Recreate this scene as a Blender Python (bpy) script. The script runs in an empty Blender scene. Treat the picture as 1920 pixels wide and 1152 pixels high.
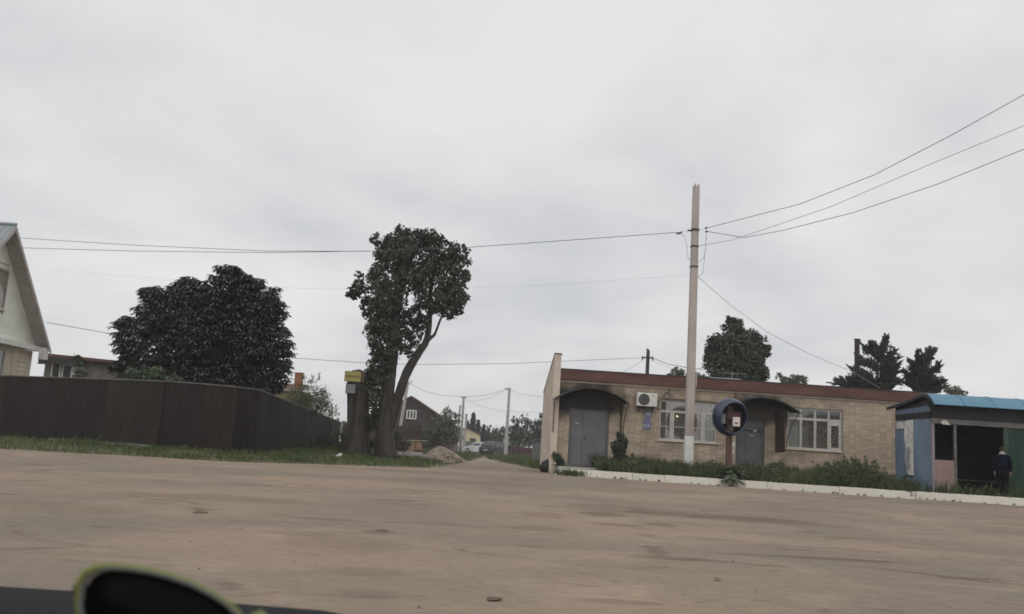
import bpy, math, random
import numpy as np
from mathutils import Vector, Matrix
random.seed(7)
rng = np.random.default_rng(7)
PI = math.pi
S = bpy.context.scene
COL = S.collection

# ------------------------------------------------------------------ camera
F_PX, H0, ROLL, CZ = 1660.0, 842.0, math.radians(3.5), 0.85
PITCH = math.atan((H0 - 576) * math.cos(ROLL) / F_PX)
fw = Vector((0, math.cos(PITCH), math.sin(PITCH)))
up0 = Vector((0, -math.sin(PITCH), math.cos(PITCH)))
r0 = Vector((1, 0, 0))
rt = r0 * math.cos(ROLL) + up0 * math.sin(ROLL)
up = up0 * math.cos(ROLL) - r0 * math.sin(ROLL)
cd = bpy.data.cameras.new('camera')
cam = bpy.data.objects.new('camera', cd)
COL.objects.link(cam)
cd.sensor_width = 36.0
cd.lens = 36.0 * F_PX / 1920.0
cd.clip_start = 0.02
cd.clip_end = 3000
cd.dof.use_dof = True
cd.dof.focus_distance = 2.8
cd.dof.aperture_fstop = 10.0
m = Matrix((rt, up, -fw)).transposed().to_4x4()
m.translation = Vector((0, 0, CZ))
cam.matrix_world = m
S.camera = cam

# ------------------------------------------------------------------ sky, sun, exposure
SUN_EL, SUN_AZ = math.radians(52), math.radians(190)     # azimuth from +Y clockwise: behind the camera
w = bpy.data.worlds.new('World')
S.world = w
w.use_nodes = True
nt = w.node_tree
nt.nodes.clear()
N = nt.nodes.new
L = nt.links.new
out = N('ShaderNodeOutputWorld')
sky = N('ShaderNodeTexSky')
sky.sky_type = 'NISHITA'
sky.sun_disc = False
sky.sun_elevation = SUN_EL
sky.sun_rotation = SUN_AZ
bg1 = N('ShaderNodeBackground')
bg1.inputs[1].default_value = 0.08
L(sky.outputs[0], bg1.inputs[0])
tc = N('ShaderNodeTexCoord')
sep = N('ShaderNodeSeparateXYZ')
L(tc.outputs['Generated'], sep.inputs[0])
mx = N('ShaderNodeMath'); mx.operation = 'MAXIMUM'; mx.inputs[1].default_value = 0.0
L(sep.outputs[2], mx.inputs[0])
ad = N('ShaderNodeMath'); ad.operation = 'ADD'; ad.inputs[1].default_value = 0.30
L(mx.outputs[0], ad.inputs[0])
dv = N('ShaderNodeVectorMath'); dv.operation = 'DIVIDE'
cmb = N('ShaderNodeCombineXYZ')
for i in range(3):
    L(ad.outputs[0], cmb.inputs[i])
L(tc.outputs['Generated'], dv.inputs[0])
L(cmb.outputs[0], dv.inputs[1])
n1 = N('ShaderNodeTexNoise'); n1.inputs['Scale'].default_value = 1.25; n1.inputs['Detail'].default_value = 5; n1.inputs['Roughness'].default_value = 0.5; n1.inputs['Distortion'].default_value = 0.35
n2 = N('ShaderNodeTexNoise'); n2.inputs['Scale'].default_value = 3.8; n2.inputs['Detail'].default_value = 4; n2.inputs['Roughness'].default_value = 0.5
L(dv.outputs[0], n1.inputs['Vector'])
L(dv.outputs[0], n2.inputs['Vector'])
mixn = N('ShaderNodeMix'); mixn.data_type = 'FLOAT'; mixn.inputs[0].default_value = 0.3
L(n1.outputs[0], mixn.inputs[2]); L(n2.outputs[0], mixn.inputs[3])
rmp = N('ShaderNodeValToRGB')
rmp.color_ramp.elements[0].position = 0.36; rmp.color_ramp.elements[0].color = (0.61, 0.622, 0.65, 1)
rmp.color_ramp.elements[1].position = 0.64; rmp.color_ramp.elements[1].color = (0.84, 0.836, 0.828, 1)
e = rmp.color_ramp.elements.new(0.5); e.color = (0.742, 0.74, 0.748, 1)
L(mixn.outputs[0], rmp.inputs[0])
bg2 = N('ShaderNodeBackground'); bg2.inputs[1].default_value = 1.0
L(rmp.outputs[0], bg2.inputs[0])
ms = N('ShaderNodeMixShader'); ms.inputs[0].default_value = 0.94
L(bg1.outputs[0], ms.inputs[1]); L(bg2.outputs[0], ms.inputs[2]); L(ms.outputs[0], out.inputs[0])

sd = bpy.data.lights.new('sun', 'SUN')
sd.energy = 1.35
sd.angle = math.radians(110)
sd.color = (1.0, 0.97, 0.93)
sun = bpy.data.objects.new('sun', sd)
COL.objects.link(sun)
sdir = Vector((math.sin(SUN_AZ) * math.cos(SUN_EL), math.cos(SUN_AZ) * math.cos(SUN_EL), math.sin(SUN_EL)))
sun.rotation_euler = sdir.to_track_quat('Z', 'Y').to_euler()
sun.location = (0, -20, 40)
S.view_settings.view_transform = 'Standard'
S.view_settings.look = 'None'
S.view_settings.exposure = 0.0
S.view_settings.gamma = 1.0
S.view_settings.use_curve_mapping = False

# ------------------------------------------------------------------ helpers
def at(px, py, Y):
    """a point of the place at depth Y that lies on this line of sight (used to survey positions)"""
    d = fw * F_PX + rt * (px - 960) - up * (py - 576)
    return Vector((0, 0, CZ)) + d * (Y / d.y)

def mat(name, col, rough=0.85, var=0.12, scale=4.0, bump=0.0, bscale=30.0, island=0.0, objrand=0.0,
        spec=0.3, metal=0.0, col2=None, detail=6.0, stretch=None, lo=0.35, hi=0.65, sheen=0):
    """procedural material: two tones by noise, optional random value per loose piece / per object, bump"""
    M = bpy.data.materials.new(name)
    M.use_nodes = True
    t = M.node_tree
    b = t.nodes['Principled BSDF']
    b.inputs['Roughness'].default_value = rough
    b.inputs['Specular IOR Level'].default_value = spec
    b.inputs['Metallic'].default_value = metal
    A, K = t.nodes.new, t.links.new
    c = A('ShaderNodeTexCoord')
    vec = c.outputs['Object']
    if stretch:
        mp = A('ShaderNodeMapping'); mp.inputs['Scale'].default_value = stretch
        K(vec, mp.inputs[0]); vec = mp.outputs[0]
    n = A('ShaderNodeTexNoise'); n.inputs['Scale'].default_value = scale; n.inputs['Detail'].default_value = detail
    K(vec, n.inputs['Vector'])
    r = A('ShaderNodeValToRGB')
    if col2 is None:
        ca = tuple(x * (1 - var) for x in col); cb = tuple(min(1, x * (1 + var)) for x in col)
    else:
        ca, cb = col, col2
    r.color_ramp.elements[0].position = lo; r.color_ramp.elements[0].color = (*ca, 1)
    r.color_ramp.elements[1].position = hi; r.color_ramp.elements[1].color = (*cb, 1)
    K(n.outputs[0], r.inputs[0])
    o = r.outputs[0]
    for amount, node, sock in ((island, 'ShaderNodeNewGeometry', 'Random Per Island'), (objrand, 'ShaderNodeObjectInfo', 'Random')):
        if amount:
            g = A(node)
            mr = A('ShaderNodeMapRange'); mr.inputs[3].default_value = 1 - amount; mr.inputs[4].default_value = 1 + amount
            K(g.outputs[sock], mr.inputs[0])
            vm = A('ShaderNodeVectorMath'); vm.operation = 'SCALE'
            K(o, vm.inputs[0]); K(mr.outputs[0], vm.inputs['Scale'])
            o = vm.outputs[0]
    K(o, b.inputs['Base Color'])
    if bump:
        n3 = A('ShaderNodeTexNoise'); n3.inputs['Scale'].default_value = bscale; n3.inputs['Detail'].default_value = 4
        K(vec, n3.inputs['Vector'])
        bp = A('ShaderNodeBump'); bp.inputs['Strength'].default_value = bump; bp.inputs['Distance'].default_value = 0.02
        K(n3.outputs[0], bp.inputs['Height']); K(bp.outputs[0], b.inputs['Normal'])
    return M

def stain_or_shade(M, col, centre, size, soft=0.5, amount=0.8, nscale=2.0):
    """a soot / dirt mark or painted shade with its own shape: an uneven ellipsoid in object coordinates mixed over the base colour"""
    t = M.node_tree
    b = t.nodes['Principled BSDF']
    A, K = t.nodes.new, t.links.new
    src = b.inputs['Base Color'].links[0].from_socket
    c = A('ShaderNodeTexCoord')
    n = A('ShaderNodeTexNoise'); n.inputs['Scale'].default_value = nscale; n.inputs['Detail'].default_value = 5
    K(c.outputs['Object'], n.inputs['Vector'])
    s1 = A('ShaderNodeVectorMath'); s1.operation = 'SUBTRACT'; s1.inputs[1].default_value = centre
    K(c.outputs['Object'], s1.inputs[0])
    s2 = A('ShaderNodeVectorMath'); s2.operation = 'DIVIDE'; s2.inputs[1].default_value = size
    K(s1.outputs[0], s2.inputs[0])
    le = A('ShaderNodeVectorMath'); le.operation = 'LENGTH'
    K(s2.outputs[0], le.inputs[0])
    ad = A('ShaderNodeMath'); ad.operation = 'MULTIPLY_ADD'; ad.inputs[1].default_value = 1.1; ad.inputs[2].default_value = -0.55
    K(n.outputs[0], ad.inputs[0])
    sm = A('ShaderNodeMath'); sm.operation = 'ADD'
    K(le.outputs['Value'], sm.inputs[0]); K(ad.outputs[0], sm.inputs[1])
    mr = A('ShaderNodeMapRange'); mr.interpolation_type = 'SMOOTHSTEP'
    mr.inputs[1].default_value = 1 - soft; mr.inputs[2].default_value = 1 + soft * 0.4
    mr.inputs[3].default_value = amount; mr.inputs[4].default_value = 0
    K(sm.outputs[0], mr.inputs[0])
    mi = A('ShaderNodeMix'); mi.data_type = 'RGBA'; mi.inputs[7].default_value = (*col, 1)
    K(mr.outputs[0], mi.inputs[0]); K(src, mi.inputs[6]); K(mi.outputs[2], b.inputs['Base Color'])

class MB:
    """collects polygons, builds ONE mesh object"""
    def __init__(s):
        s.v = []; s.f = []
    def add(s, vs, fs):
        k = len(s.v); s.v += [tuple(p) for p in vs]; s.f += [tuple(i + k for i in q) for q in fs]; return s
    def box(s, a, b, M=None):
        (x0, y0, z0), (x1, y1, z1) = a, b
        vs = [(x0, y0, z0), (x1, y0, z0), (x1, y1, z0), (x0, y1, z0), (x0, y0, z1), (x1, y0, z1), (x1, y1, z1), (x0, y1, z1)]
        if M is not None: vs = [M @ Vector(p) for p in vs]
        return s.add(vs, [(3, 2, 1, 0), (4, 5, 6, 7), (0, 1, 5, 4), (1, 2, 6, 5), (2, 3, 7, 6), (3, 0, 4, 7)])
    def prism(s, poly, d):
        """closed polygon of 3D points pushed along vector d"""
        n = len(poly); d = Vector(d)
        vs = [Vector(p) for p in poly] + [Vector(p) + d for p in poly]
        return s.add(vs, [tuple(range(n))[::-1], tuple(range(n, 2 * n))] + [(i, (i + 1) % n, n + (i + 1) % n, n + i) for i in range(n)])
    def tube(s, pts, r, n=6, cap=True):
        pts = [Vector(p) for p in pts]
        rs = r if hasattr(r, '__len__') else [r] * len(pts)
        rings = []; ref = None
        for i, p in enumerate(pts):
            d = (pts[min(i + 1, len(pts) - 1)] - pts[max(i - 1, 0)])
            d = d.normalized() if d.length > 1e-9 else Vector((0, 0, 1))
            if ref is None: ref = d.orthogonal().normalized()
            a = (ref - d * ref.dot(d)); a = a.normalized() if a.length > 1e-6 else d.orthogonal().normalized()
            ref = a; b = d.cross(a)
            rings.append([p + (a * math.cos(2 * PI * k / n) + b * math.sin(2 * PI * k / n)) * rs[i] for k in range(n)])
        vs = [q for g in rings for q in g]
        fs = [(i * n + k, i * n + (k + 1) % n, (i + 1) * n + (k + 1) % n, (i + 1) * n + k) for i in range(len(pts) - 1) for k in range(n)]
        if cap: fs += [tuple(range(n))[::-1], tuple((len(pts) - 1) * n + k for k in range(n))]
        return s.add(vs, fs)
    def lathe(s, prof, n=24, M=None):
        """profile of (radius, height) turned about local z"""
        vs = []; fs = []
        for r, z in prof:
            for k in range(n):
                p = Vector((r * math.cos(2 * PI * k / n), r * math.sin(2 * PI * k / n), z))
                vs.append(M @ p if M is not None else p)
        for i in range(len(prof) - 1):
            for k in range(n):
                fs.append((i * n + k, i * n + (k + 1) % n, (i + 1) * n + (k + 1) % n, (i + 1) * n + k))
        return s.add(vs, fs)
    def mesh(s, name, smooth=False):
        me = bpy.data.meshes.new(name)
        me.from_pydata(s.v, [], s.f); me.update()
        if smooth: me.polygons.foreach_set('use_smooth', [True] * len(me.polygons))
        return me
    def build(s, name, mt, parent=None, smooth=False, bevel=0.0, loc=None):
        return link(name, s.mesh(name, smooth), mt, parent, bevel, loc)

def link(name, me, mt, parent=None, bevel=0.0, loc=None):
    if mt is not None and not len(me.materials): me.materials.append(mt)
    o = bpy.data.objects.new(name, me)
    COL.objects.link(o)
    if parent is not None: o.parent = parent
    if loc is not None: o.location = loc
    if bevel:
        b = o.modifiers.new('bevel', 'BEVEL'); b.width = bevel; b.segments = 2; b.limit_method = 'ANGLE'
    return o

def arr_mesh(name, V, Fq, k):
    """fast mesh from numpy arrays, every face with k corners"""
    me = bpy.data.meshes.new(name)
    me.vertices.add(len(V)); me.vertices.foreach_set('co', np.ascontiguousarray(V, dtype=np.float32).ravel())
    me.loops.add(Fq.size); me.loops.foreach_set('vertex_index', np.ascontiguousarray(Fq, dtype=np.int32).ravel())
    me.polygons.add(len(Fq)); me.polygons.foreach_set('loop_start', np.arange(len(Fq), dtype=np.int32) * k)
    me.update(calc_edges=True)
    return me

def tag(o, label, cat, group=None, kind=None):
    if label: o['label'] = label
    if cat: o['category'] = cat
    if group: o['group'] = group
    if kind: o['kind'] = kind
    return o

def thing(name, label, cat, loc=(0, 0, 0), rz=0.0, group=None):
    o = bpy.data.objects.new(name, None)
    o.empty_display_size = 0.3
    COL.objects.link(o)
    o.location = loc; o.rotation_euler = (0, 0, rz)
    return tag(o, label, cat, group)

def structure(o):
    o['kind'] = 'structure'; return o
def stuff(o, label=None):
    o['kind'] = 'stuff'
    if label: o['label'] = label
    return o

def wall_cells(mb, u0, u1, z0, z1, y0, y1, holes):
    us = sorted({u0, u1, *[h[0] for h in holes], *[h[1] for h in holes]})
    zs = sorted({z0, z1, *[h[2] for h in holes], *[h[3] for h in holes]})
    us = [u for u in us if u0 <= u <= u1]; zs = [z for z in zs if z0 <= z <= z1]
    for i in range(len(us) - 1):
        for j in range(len(zs) - 1):
            cu, cz = (us[i] + us[i + 1]) / 2, (zs[j] + zs[j + 1]) / 2
            if any(h[0] < cu < h[1] and h[2] < cz < h[3] for h in holes): continue
            mb.box((us[i], y0, zs[j]), (us[i + 1], y1, zs[j + 1]))

def smooth01(a, b, x):
    t = np.clip((x - a) / (b - a), 0, 1); return t * t * (3 - 2 * t)

# ------------------------------------------------------------------ materials
MT = {}
MT['brick'] = mat('yellow_brick', (0.36, 0.288, 0.215), 0.9, 0.14, 1.3, 0.25, 60, island=0.15, objrand=0.15, col2=(0.53, 0.435, 0.335))
MT['mortar'] = mat('mortar', (0.26, 0.21, 0.155), 0.95, 0.15, 2.5, 0.2, 50)
MT['plaster'] = mat('beige_plaster', (0.55, 0.465, 0.39), 0.92, 0.12, 1.6, 0.2, 25)
MT['fascia'] = mat('red_brown_fascia', (0.112, 0.056, 0.046), 0.8, 0.2, 1.8, 0.15, 20, stretch=(0.5, 1, 2))
MT['roofing'] = mat('dark_roofing', (0.05, 0.045, 0.045), 0.85, 0.2, 2)
MT['door_grey'] = mat('grey_door_paint', (0.15, 0.15, 0.158), 0.6, 0.1, 1.5, 0.06, 12)
MT['door_worn'] = mat('worn_grey_door_paint', (0.12, 0.118, 0.12), 0.65, 0.14, 1.5, 0.06, 12)
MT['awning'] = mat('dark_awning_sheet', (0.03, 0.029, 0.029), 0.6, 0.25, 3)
MT['brown_sheet'] = mat('brown_sheet', (0.062, 0.042, 0.036), 0.7, 0.2, 2)
MT['white_frame'] = mat('old_white_frame', (0.44, 0.42, 0.375), 0.6, 0.1, 4)
MT['sill'] = mat('pale_sill', (0.56, 0.53, 0.46), 0.7, 0.1, 5)
MT['curtain'] = mat('drab_curtain', (0.17, 0.155, 0.135), 0.95, 0.15, 3, stretch=(6, 1, 0.5))
MT['white_sheet'] = mat('pale_blind', (0.55, 0.57, 0.55), 0.9, 0.06, 2)
MT['grille'] = mat('pale_grille', (0.50, 0.475, 0.43), 0.6, 0.1, 5)
MT['grille_dark'] = mat('dark_grille', (0.05, 0.045, 0.04), 0.6, 0.1, 5)
MT['room'] = mat('room_inside', (0.16, 0.14, 0.12), 0.95, 0.1, 1)
MT['dark_metal'] = mat('dark_metal', (0.04, 0.04, 0.042), 0.55, 0.2, 6)
MT['ac_white'] = mat('ac_casing', (0.62, 0.61, 0.57), 0.5, 0.06, 3)
MT['ac_grille'] = mat('ac_grille', (0.14, 0.14, 0.14), 0.6, 0.1, 5)
MT['blue_sign'] = mat('blue_plaque', (0.15, 0.165, 0.25), 0.5, 0.12, 6)
MT['pale_print'] = mat('pale_print', (0.42, 0.42, 0.47), 0.6, 0.05, 6)
MT['hood_blue'] = mat('phone_hood_blue', (0.012, 0.024, 0.056), 0.30, 0.12, 3, spec=0.6)
MT['hood_in'] = mat('phone_hood_inside', (0.018, 0.02, 0.028), 0.5, 0.1, 3)
MT['hood_grey'] = mat('phone_hood_grey', (0.17, 0.18, 0.185), 0.5, 0.1, 3)
MT['red_brown'] = mat('red_brown_paint', (0.105, 0.058, 0.05), 0.65, 0.2, 5)
MT['phone_red'] = mat('phone_red_panel', (0.085, 0.032, 0.032), 0.5, 0.15, 4)
MT['phone_white'] = mat('phone_white', (0.66, 0.58, 0.56), 0.4, 0.05, 4)
MT['concrete'] = mat('pole_concrete', (0.39, 0.345, 0.32), 0.9, 0.14, 2.2, 0.3, 35, stretch=(1, 1, 0.35))
MT['concrete_grey'] = mat('grey_concrete', (0.34, 0.335, 0.33), 0.9, 0.14, 3, 0.3, 35)
MT['whitewash'] = mat('whitewash', (0.60, 0.61, 0.58), 0.9, 0.1, 4, 0.2, 30)
MT['kerb_white'] = mat('whitewashed_kerb', (0.36, 0.33, 0.275), 0.92, 0.12, 3.2, 0.6, 14, objrand=0.07, col2=(0.62, 0.59, 0.52), lo=0.32, hi=0.46, detail=9)
MT['wood_dark'] = mat('dark_old_wood', (0.065, 0.048, 0.04), 0.9, 0.25, 5, 0.3, 30, stretch=(1, 1, 0.2))
MT['wire'] = mat('black_cable', (0.1, 0.1, 0.105), 0.6, 0.1, 5)
MT['wire_grey'] = mat('grey_cable', (0.3, 0.3, 0.31), 0.6, 0.1, 5)
MT['wire_pale'] = mat('pale_wire', (0.45, 0.45, 0.46), 0.6, 0.1, 5)
MT['insulator'] = mat('dark_insulator', (0.05, 0.045, 0.04), 0.3, 0.1, 5)
MT['fence'] = mat('dark_brown_sheet', (0.021, 0.016, 0.014), 0.62, 0.22, 0.8, objrand=0.28, stretch=(1, 1, 0.4), spec=0.2)
MT['fence_cap'] = mat('fence_cap', (0.15, 0.14, 0.13), 0.6, 0.2, 2)
MT['footing'] = mat('fence_footing', (0.17, 0.155, 0.14), 0.95, 0.2, 3, 0.3, 20)
MT['bark'] = mat('dark_bark', (0.03, 0.026, 0.023), 0.95, 0.3, 6, 0.9, 14, stretch=(1, 1, 0.16), col2=(0.066, 0.056, 0.049))
MT['stump'] = mat('stump_bark', (0.026, 0.023, 0.02), 0.95, 0.3, 5.0, 0.9, 12, stretch=(1, 1, 0.16), col2=(0.066, 0.055, 0.047))
MT['leaf'] = mat('dark_leaf', (0.04, 0.052, 0.036), 0.6, 0.25, 0.7, island=0.4, spec=0.12, col2=(0.076, 0.09, 0.062))
MT['leaf_chestnut'] = mat('chestnut_leaf', (0.046, 0.058, 0.05), 0.6, 0.25, 0.5, island=0.4, spec=0.08, col2=(0.085, 0.098, 0.082))
MT['leaf_mid'] = mat('mid_leaf', (0.05, 0.068, 0.04), 0.65, 0.25, 0.9, island=0.4, spec=0.2, col2=(0.09, 0.11, 0.068))
MT['leaf_pale'] = mat('pale_leaf', (0.085, 0.105, 0.06), 0.7, 0.25, 0.9, island=0.4, spec=0.2, col2=(0.14, 0.165, 0.10))
MT['leaf_olive'] = mat('olive_leaf', (0.085, 0.085, 0.055), 0.75, 0.25, 0.9, island=0.4, spec=0.15, col2=(0.13, 0.125, 0.085))
MT['needle'] = mat('dark_needle', (0.032, 0.044, 0.038), 0.65, 0.25, 0.7, island=0.35, spec=0.2, col2=(0.058, 0.07, 0.058))
MT['grass'] = mat('grass_blade', (0.056, 0.08, 0.03), 0.75, 0.3, 0.55, island=0.4, spec=0.15, col2=(0.1, 0.125, 0.05))
MT['weed'] = mat('weed_blade', (0.054, 0.07, 0.036), 0.75, 0.3, 0.6, island=0.4, spec=0.15, col2=(0.105, 0.118, 0.062))
MT['verge'] = mat('verge_soil', (0.075, 0.08, 0.042), 0.95, 0.3, 1.2, 0.4, 12, col2=(0.12, 0.105, 0.07))
MT['blue_wall'] = mat('blue_painted_board', (0.125, 0.17, 0.235), 0.7, 0.14, 2.2, 0.1, 10, objrand=0.16, stretch=(1, 1, 0.4))
MT['blue_roof'] = mat('blue_sheet_roof', (0.075, 0.185, 0.27), 0.45, 0.1, 1.0, spec=0.4, col2=(0.1, 0.22, 0.3))
MT['pink'] = mat('pink_panel', (0.235, 0.165, 0.157), 0.8, 0.1, 2.5, 0.1, 15)
MT['mauve'] = mat('mauve_post', (0.22, 0.195, 0.22), 0.7, 0.12, 3)
MT['grey_beam'] = mat('weathered_grey_beam', (0.12, 0.115, 0.11), 0.85, 0.2, 4, stretch=(0.5, 1, 2))
MT['black_sheet'] = mat('black_sheet', (0.017, 0.017, 0.02), 0.6, 0.25, 2)
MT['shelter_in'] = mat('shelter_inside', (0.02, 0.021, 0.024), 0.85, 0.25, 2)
MT['green'] = mat('dark_green_panel', (0.013, 0.036, 0.025), 0.65, 0.2, 2, stretch=(3, 1, 0.4))
MT['green_pale'] = mat('faded_green_post', (0.045, 0.068, 0.052), 0.7, 0.2, 3)
MT['paper'] = mat('torn_paper', (0.50, 0.48, 0.45), 0.9, 0.18, 5, lo=0.4, hi=0.55)
MT['paper_grey'] = mat('torn_grey_paper', (0.26, 0.265, 0.25), 0.9, 0.18, 5)
MT['siding'] = mat('pale_siding', (0.78, 0.795, 0.71), 0.75, 0.04, 1, objrand=0.02)
MT['block'] = mat('pale_block', (0.5, 0.45, 0.36), 0.92, 0.1, 3, 0.2, 30, objrand=0.10)
MT['grey_trim'] = mat('grey_board', (0.4, 0.365, 0.345), 0.8, 0.12, 3)
MT['white_trim'] = mat('white_trim', (0.64, 0.64, 0.6), 0.7, 0.06, 3)
MT['grey_roof'] = mat('grey_metal_roof', (0.24, 0.27, 0.285), 0.5, 0.1, 1.5)
MT['brown_house'] = mat('brown_cladding', (0.052, 0.036, 0.036), 0.8, 0.15, 1.5, objrand=0.06)
MT['brown_roof'] = mat('brown_roof', (0.11, 0.06, 0.05), 0.7, 0.15, 1.5)
MT['yellow_house'] = mat('pale_yellow_render', (0.50, 0.47, 0.30), 0.9, 0.06, 1)
MT['yellow_sign'] = mat('yellow_sign', (0.31, 0.285, 0.085), 0.5, 0.06, 4)
MT['sign_text'] = mat('sign_lettering', (0.10, 0.06, 0.03), 0.7, 0.1, 9)
MT['sign_side'] = mat('orange_brown_sheet', (0.085, 0.052, 0.035), 0.6, 0.15, 4)
MT['notice'] = mat('grey_notice', (0.20, 0.20, 0.21), 0.7, 0.12, 5)
MT['orange'] = mat('orange_brick', (0.24, 0.10, 0.05), 0.9, 0.15, 3)
MT['ochre'] = mat('ochre_render', (0.17, 0.145, 0.075), 0.9, 0.1, 2)
MT['rubble'] = mat('rubble', (0.20, 0.165, 0.135), 0.95, 0.2, 2.5, 0.4, 14, island=0.3, col2=(0.30, 0.25, 0.205))
MT['tan_brick'] = mat('tan_pallet_brick', (0.36, 0.25, 0.16), 0.9, 0.15, 4, objrand=0.2)
MT['clod'] = mat('earth_clod', (.12, .088, .066), .95, .2, 14, .5, 40)
MT['tarp'] = mat('pale_board', (0.42, 0.38, 0.31), 0.8, 0.15, 3)
MT['silver'] = mat('silver_paint', (0.7, 0.7, 0.74), 0.3, 0.03, 2, metal=0.0, spec=0.5)
MT['dark_car'] = mat('dark_grey_paint', (0.045, 0.043, 0.048), 0.4, 0.1, 2, spec=0.5)
MT['car_glass'] = mat('car_glass', (0.03, 0.033, 0.04), 0.12, 0.05, 2, spec=0.6)
MT['rubber'] = mat('rubber', (0.02, 0.02, 0.02), 0.85, 0.1, 5)
MT['light_red'] = mat('tail_light_red', (0.07, 0.012, 0.012), 0.3, 0.1, 5)
MT['rim'] = mat('wheel_rim', (0.35, 0.35, 0.36), 0.4, 0.1, 5, metal=0.5)
MT['maroon'] = mat('maroon_sheet', (0.055, 0.026, 0.026), 0.75, 0.2, 2, objrand=0.2)
MT['grey_sheet'] = mat('grey_sheet', (0.13, 0.13, 0.13), 0.7, 0.12, 2)
MT['black_bag'] = mat('black_bag', (0.012, 0.012, 0.012), 0.5, 0.2, 6)
MT['navy'] = mat('navy_cloth', (0.006, 0.008, 0.017), 0.95, 0.2, 8, spec=0.03)
MT['black_cloth'] = mat('black_cloth', (0.009, 0.009, 0.011), 0.95, 0.2, 8, spec=0.03)
MT['skin'] = mat('skin', (0.26, 0.155, 0.115), 0.6, 0.08, 8)
MT['hair'] = mat('dark_hair', (0.018, 0.013, 0.010), 0.7, 0.2, 12)
MT['scarf'] = mat('pale_grey_scarf', (0.34, 0.36, 0.38), 0.9, 0.15, 20)
MT['shoe'] = mat('brown_shoe', (0.06, 0.045, 0.03), 0.6, 0.1, 9)
MT['dash'] = mat('dashboard_plastic', (0.01, 0.011, 0.012), 0.75, 0.12, 40, 0.2, 300, spec=0.15)
MT['lens'] = mat('black_lens', (0.003, 0.003, 0.003), 0.35, 0.05, 3, spec=0.03)
MT['lime'] = mat('lime_frame', (0.15, 0.165, 0.03), 0.35, 0.06, 3, spec=0.5)
MT['lens_edge'] = mat('grey_lens_edge', (0.1, 0.105, 0.1), 0.4, 0.06, 3, spec=0.4)
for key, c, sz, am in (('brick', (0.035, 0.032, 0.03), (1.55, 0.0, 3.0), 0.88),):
    stain_or_shade(MT['brick'], c, (1.45, 0, 2.95), (2.05, 2.0, 0.92), 0.5, 0.97, 1.6)          # soot plus shade under the left awning, painted into the brick colour
    stain_or_shade(MT['brick'], c, (8.7, 0, 3.02), (1.9, 2.0, 0.74), 0.5, 0.9, 1.6)           # soot and the second awning's shade, both in the brick colour
    stain_or_shade(MT['brick'], (0.10, 0.085, 0.075), (3.95, 0, 2.95), (0.75, 2.0, 0.62), 0.7, 0.75, 2.2)  # grime round the cooler
    stain_or_shade(MT['mortar'], c, (1.45, 0, 2.95), (2.05, 2.0, 0.92), 0.5, 0.97, 1.6)  # left door's soot and painted awning shade, repeated in the mortar
    stain_or_shade(MT['mortar'], c, (8.7, 0, 3.02), (1.9, 2.0, 0.74), 0.5, 0.9, 1.6)  # second door's soot and painted awning shade, repeated in the mortar
stain_or_shade(MT['siding'], (0.42, 0.43, 0.40), (0, 2, 5), (1, 3, 1), 0.8, 0.3)

def glass(name, tint, refl=0.12, dust=0.13):
    M = bpy.data.materials.new(name); M.use_nodes = True
    t = M.node_tree; t.nodes.clear(); A, K = t.nodes.new, t.links.new
    o = A('ShaderNodeOutputMaterial'); tr = A('ShaderNodeBsdfTransparent'); tr.inputs[0].default_value = (*tint, 1)
    gl = A('ShaderNodeBsdfGlossy'); gl.inputs['Roughness'].default_value = 0.06
    n = A('ShaderNodeTexNoise'); n.inputs['Scale'].default_value = 2.5
    c = A('ShaderNodeTexCoord'); K(c.outputs['Object'], n.inputs['Vector'])
    bp = A('ShaderNodeBump'); bp.inputs['Strength'].default_value = 0.08; K(n.outputs[0], bp.inputs['Height']); K(bp.outputs[0], gl.inputs['Normal'])
    mi = A('ShaderNodeMixShader')
    fr = A('ShaderNodeMapRange'); fr.inputs[3].default_value = refl * 0.8; fr.inputs[4].default_value = refl * 1.25
    K(n.outputs[0], fr.inputs[0]); K(fr.outputs[0], mi.inputs[0]); K(tr.outputs[0], mi.inputs[1]); K(gl.outputs[0], mi.inputs[2])
    df = A('ShaderNodeBsdfDiffuse'); df.inputs[0].default_value = (.30, .285, .255, 1)
    m2 = A('ShaderNodeMixShader'); f2 = A('ShaderNodeMapRange'); f2.inputs[3].default_value = dust * .7; f2.inputs[4].default_value = dust * 1.3
    K(n.outputs[0], f2.inputs[0]); K(f2.outputs[0], m2.inputs[0]); K(mi.outputs[0], m2.inputs[1]); K(df.outputs[0], m2.inputs[2]); K(m2.outputs[0], o.inputs[0])
    return M
MT['glass'] = glass('dusty_window_glass', (0.88, 0.88, 0.85), 0.14)

# ------------------------------------------------------------------ ground
def gz(x, y):
    return -0.30 * (1 - smooth01(3.0, 26.0, np.asarray(y, float))) + 0.03 * smooth01(8, 18, np.asarray(x, float)) * smooth01(20, 28, np.asarray(y, float))

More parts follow.
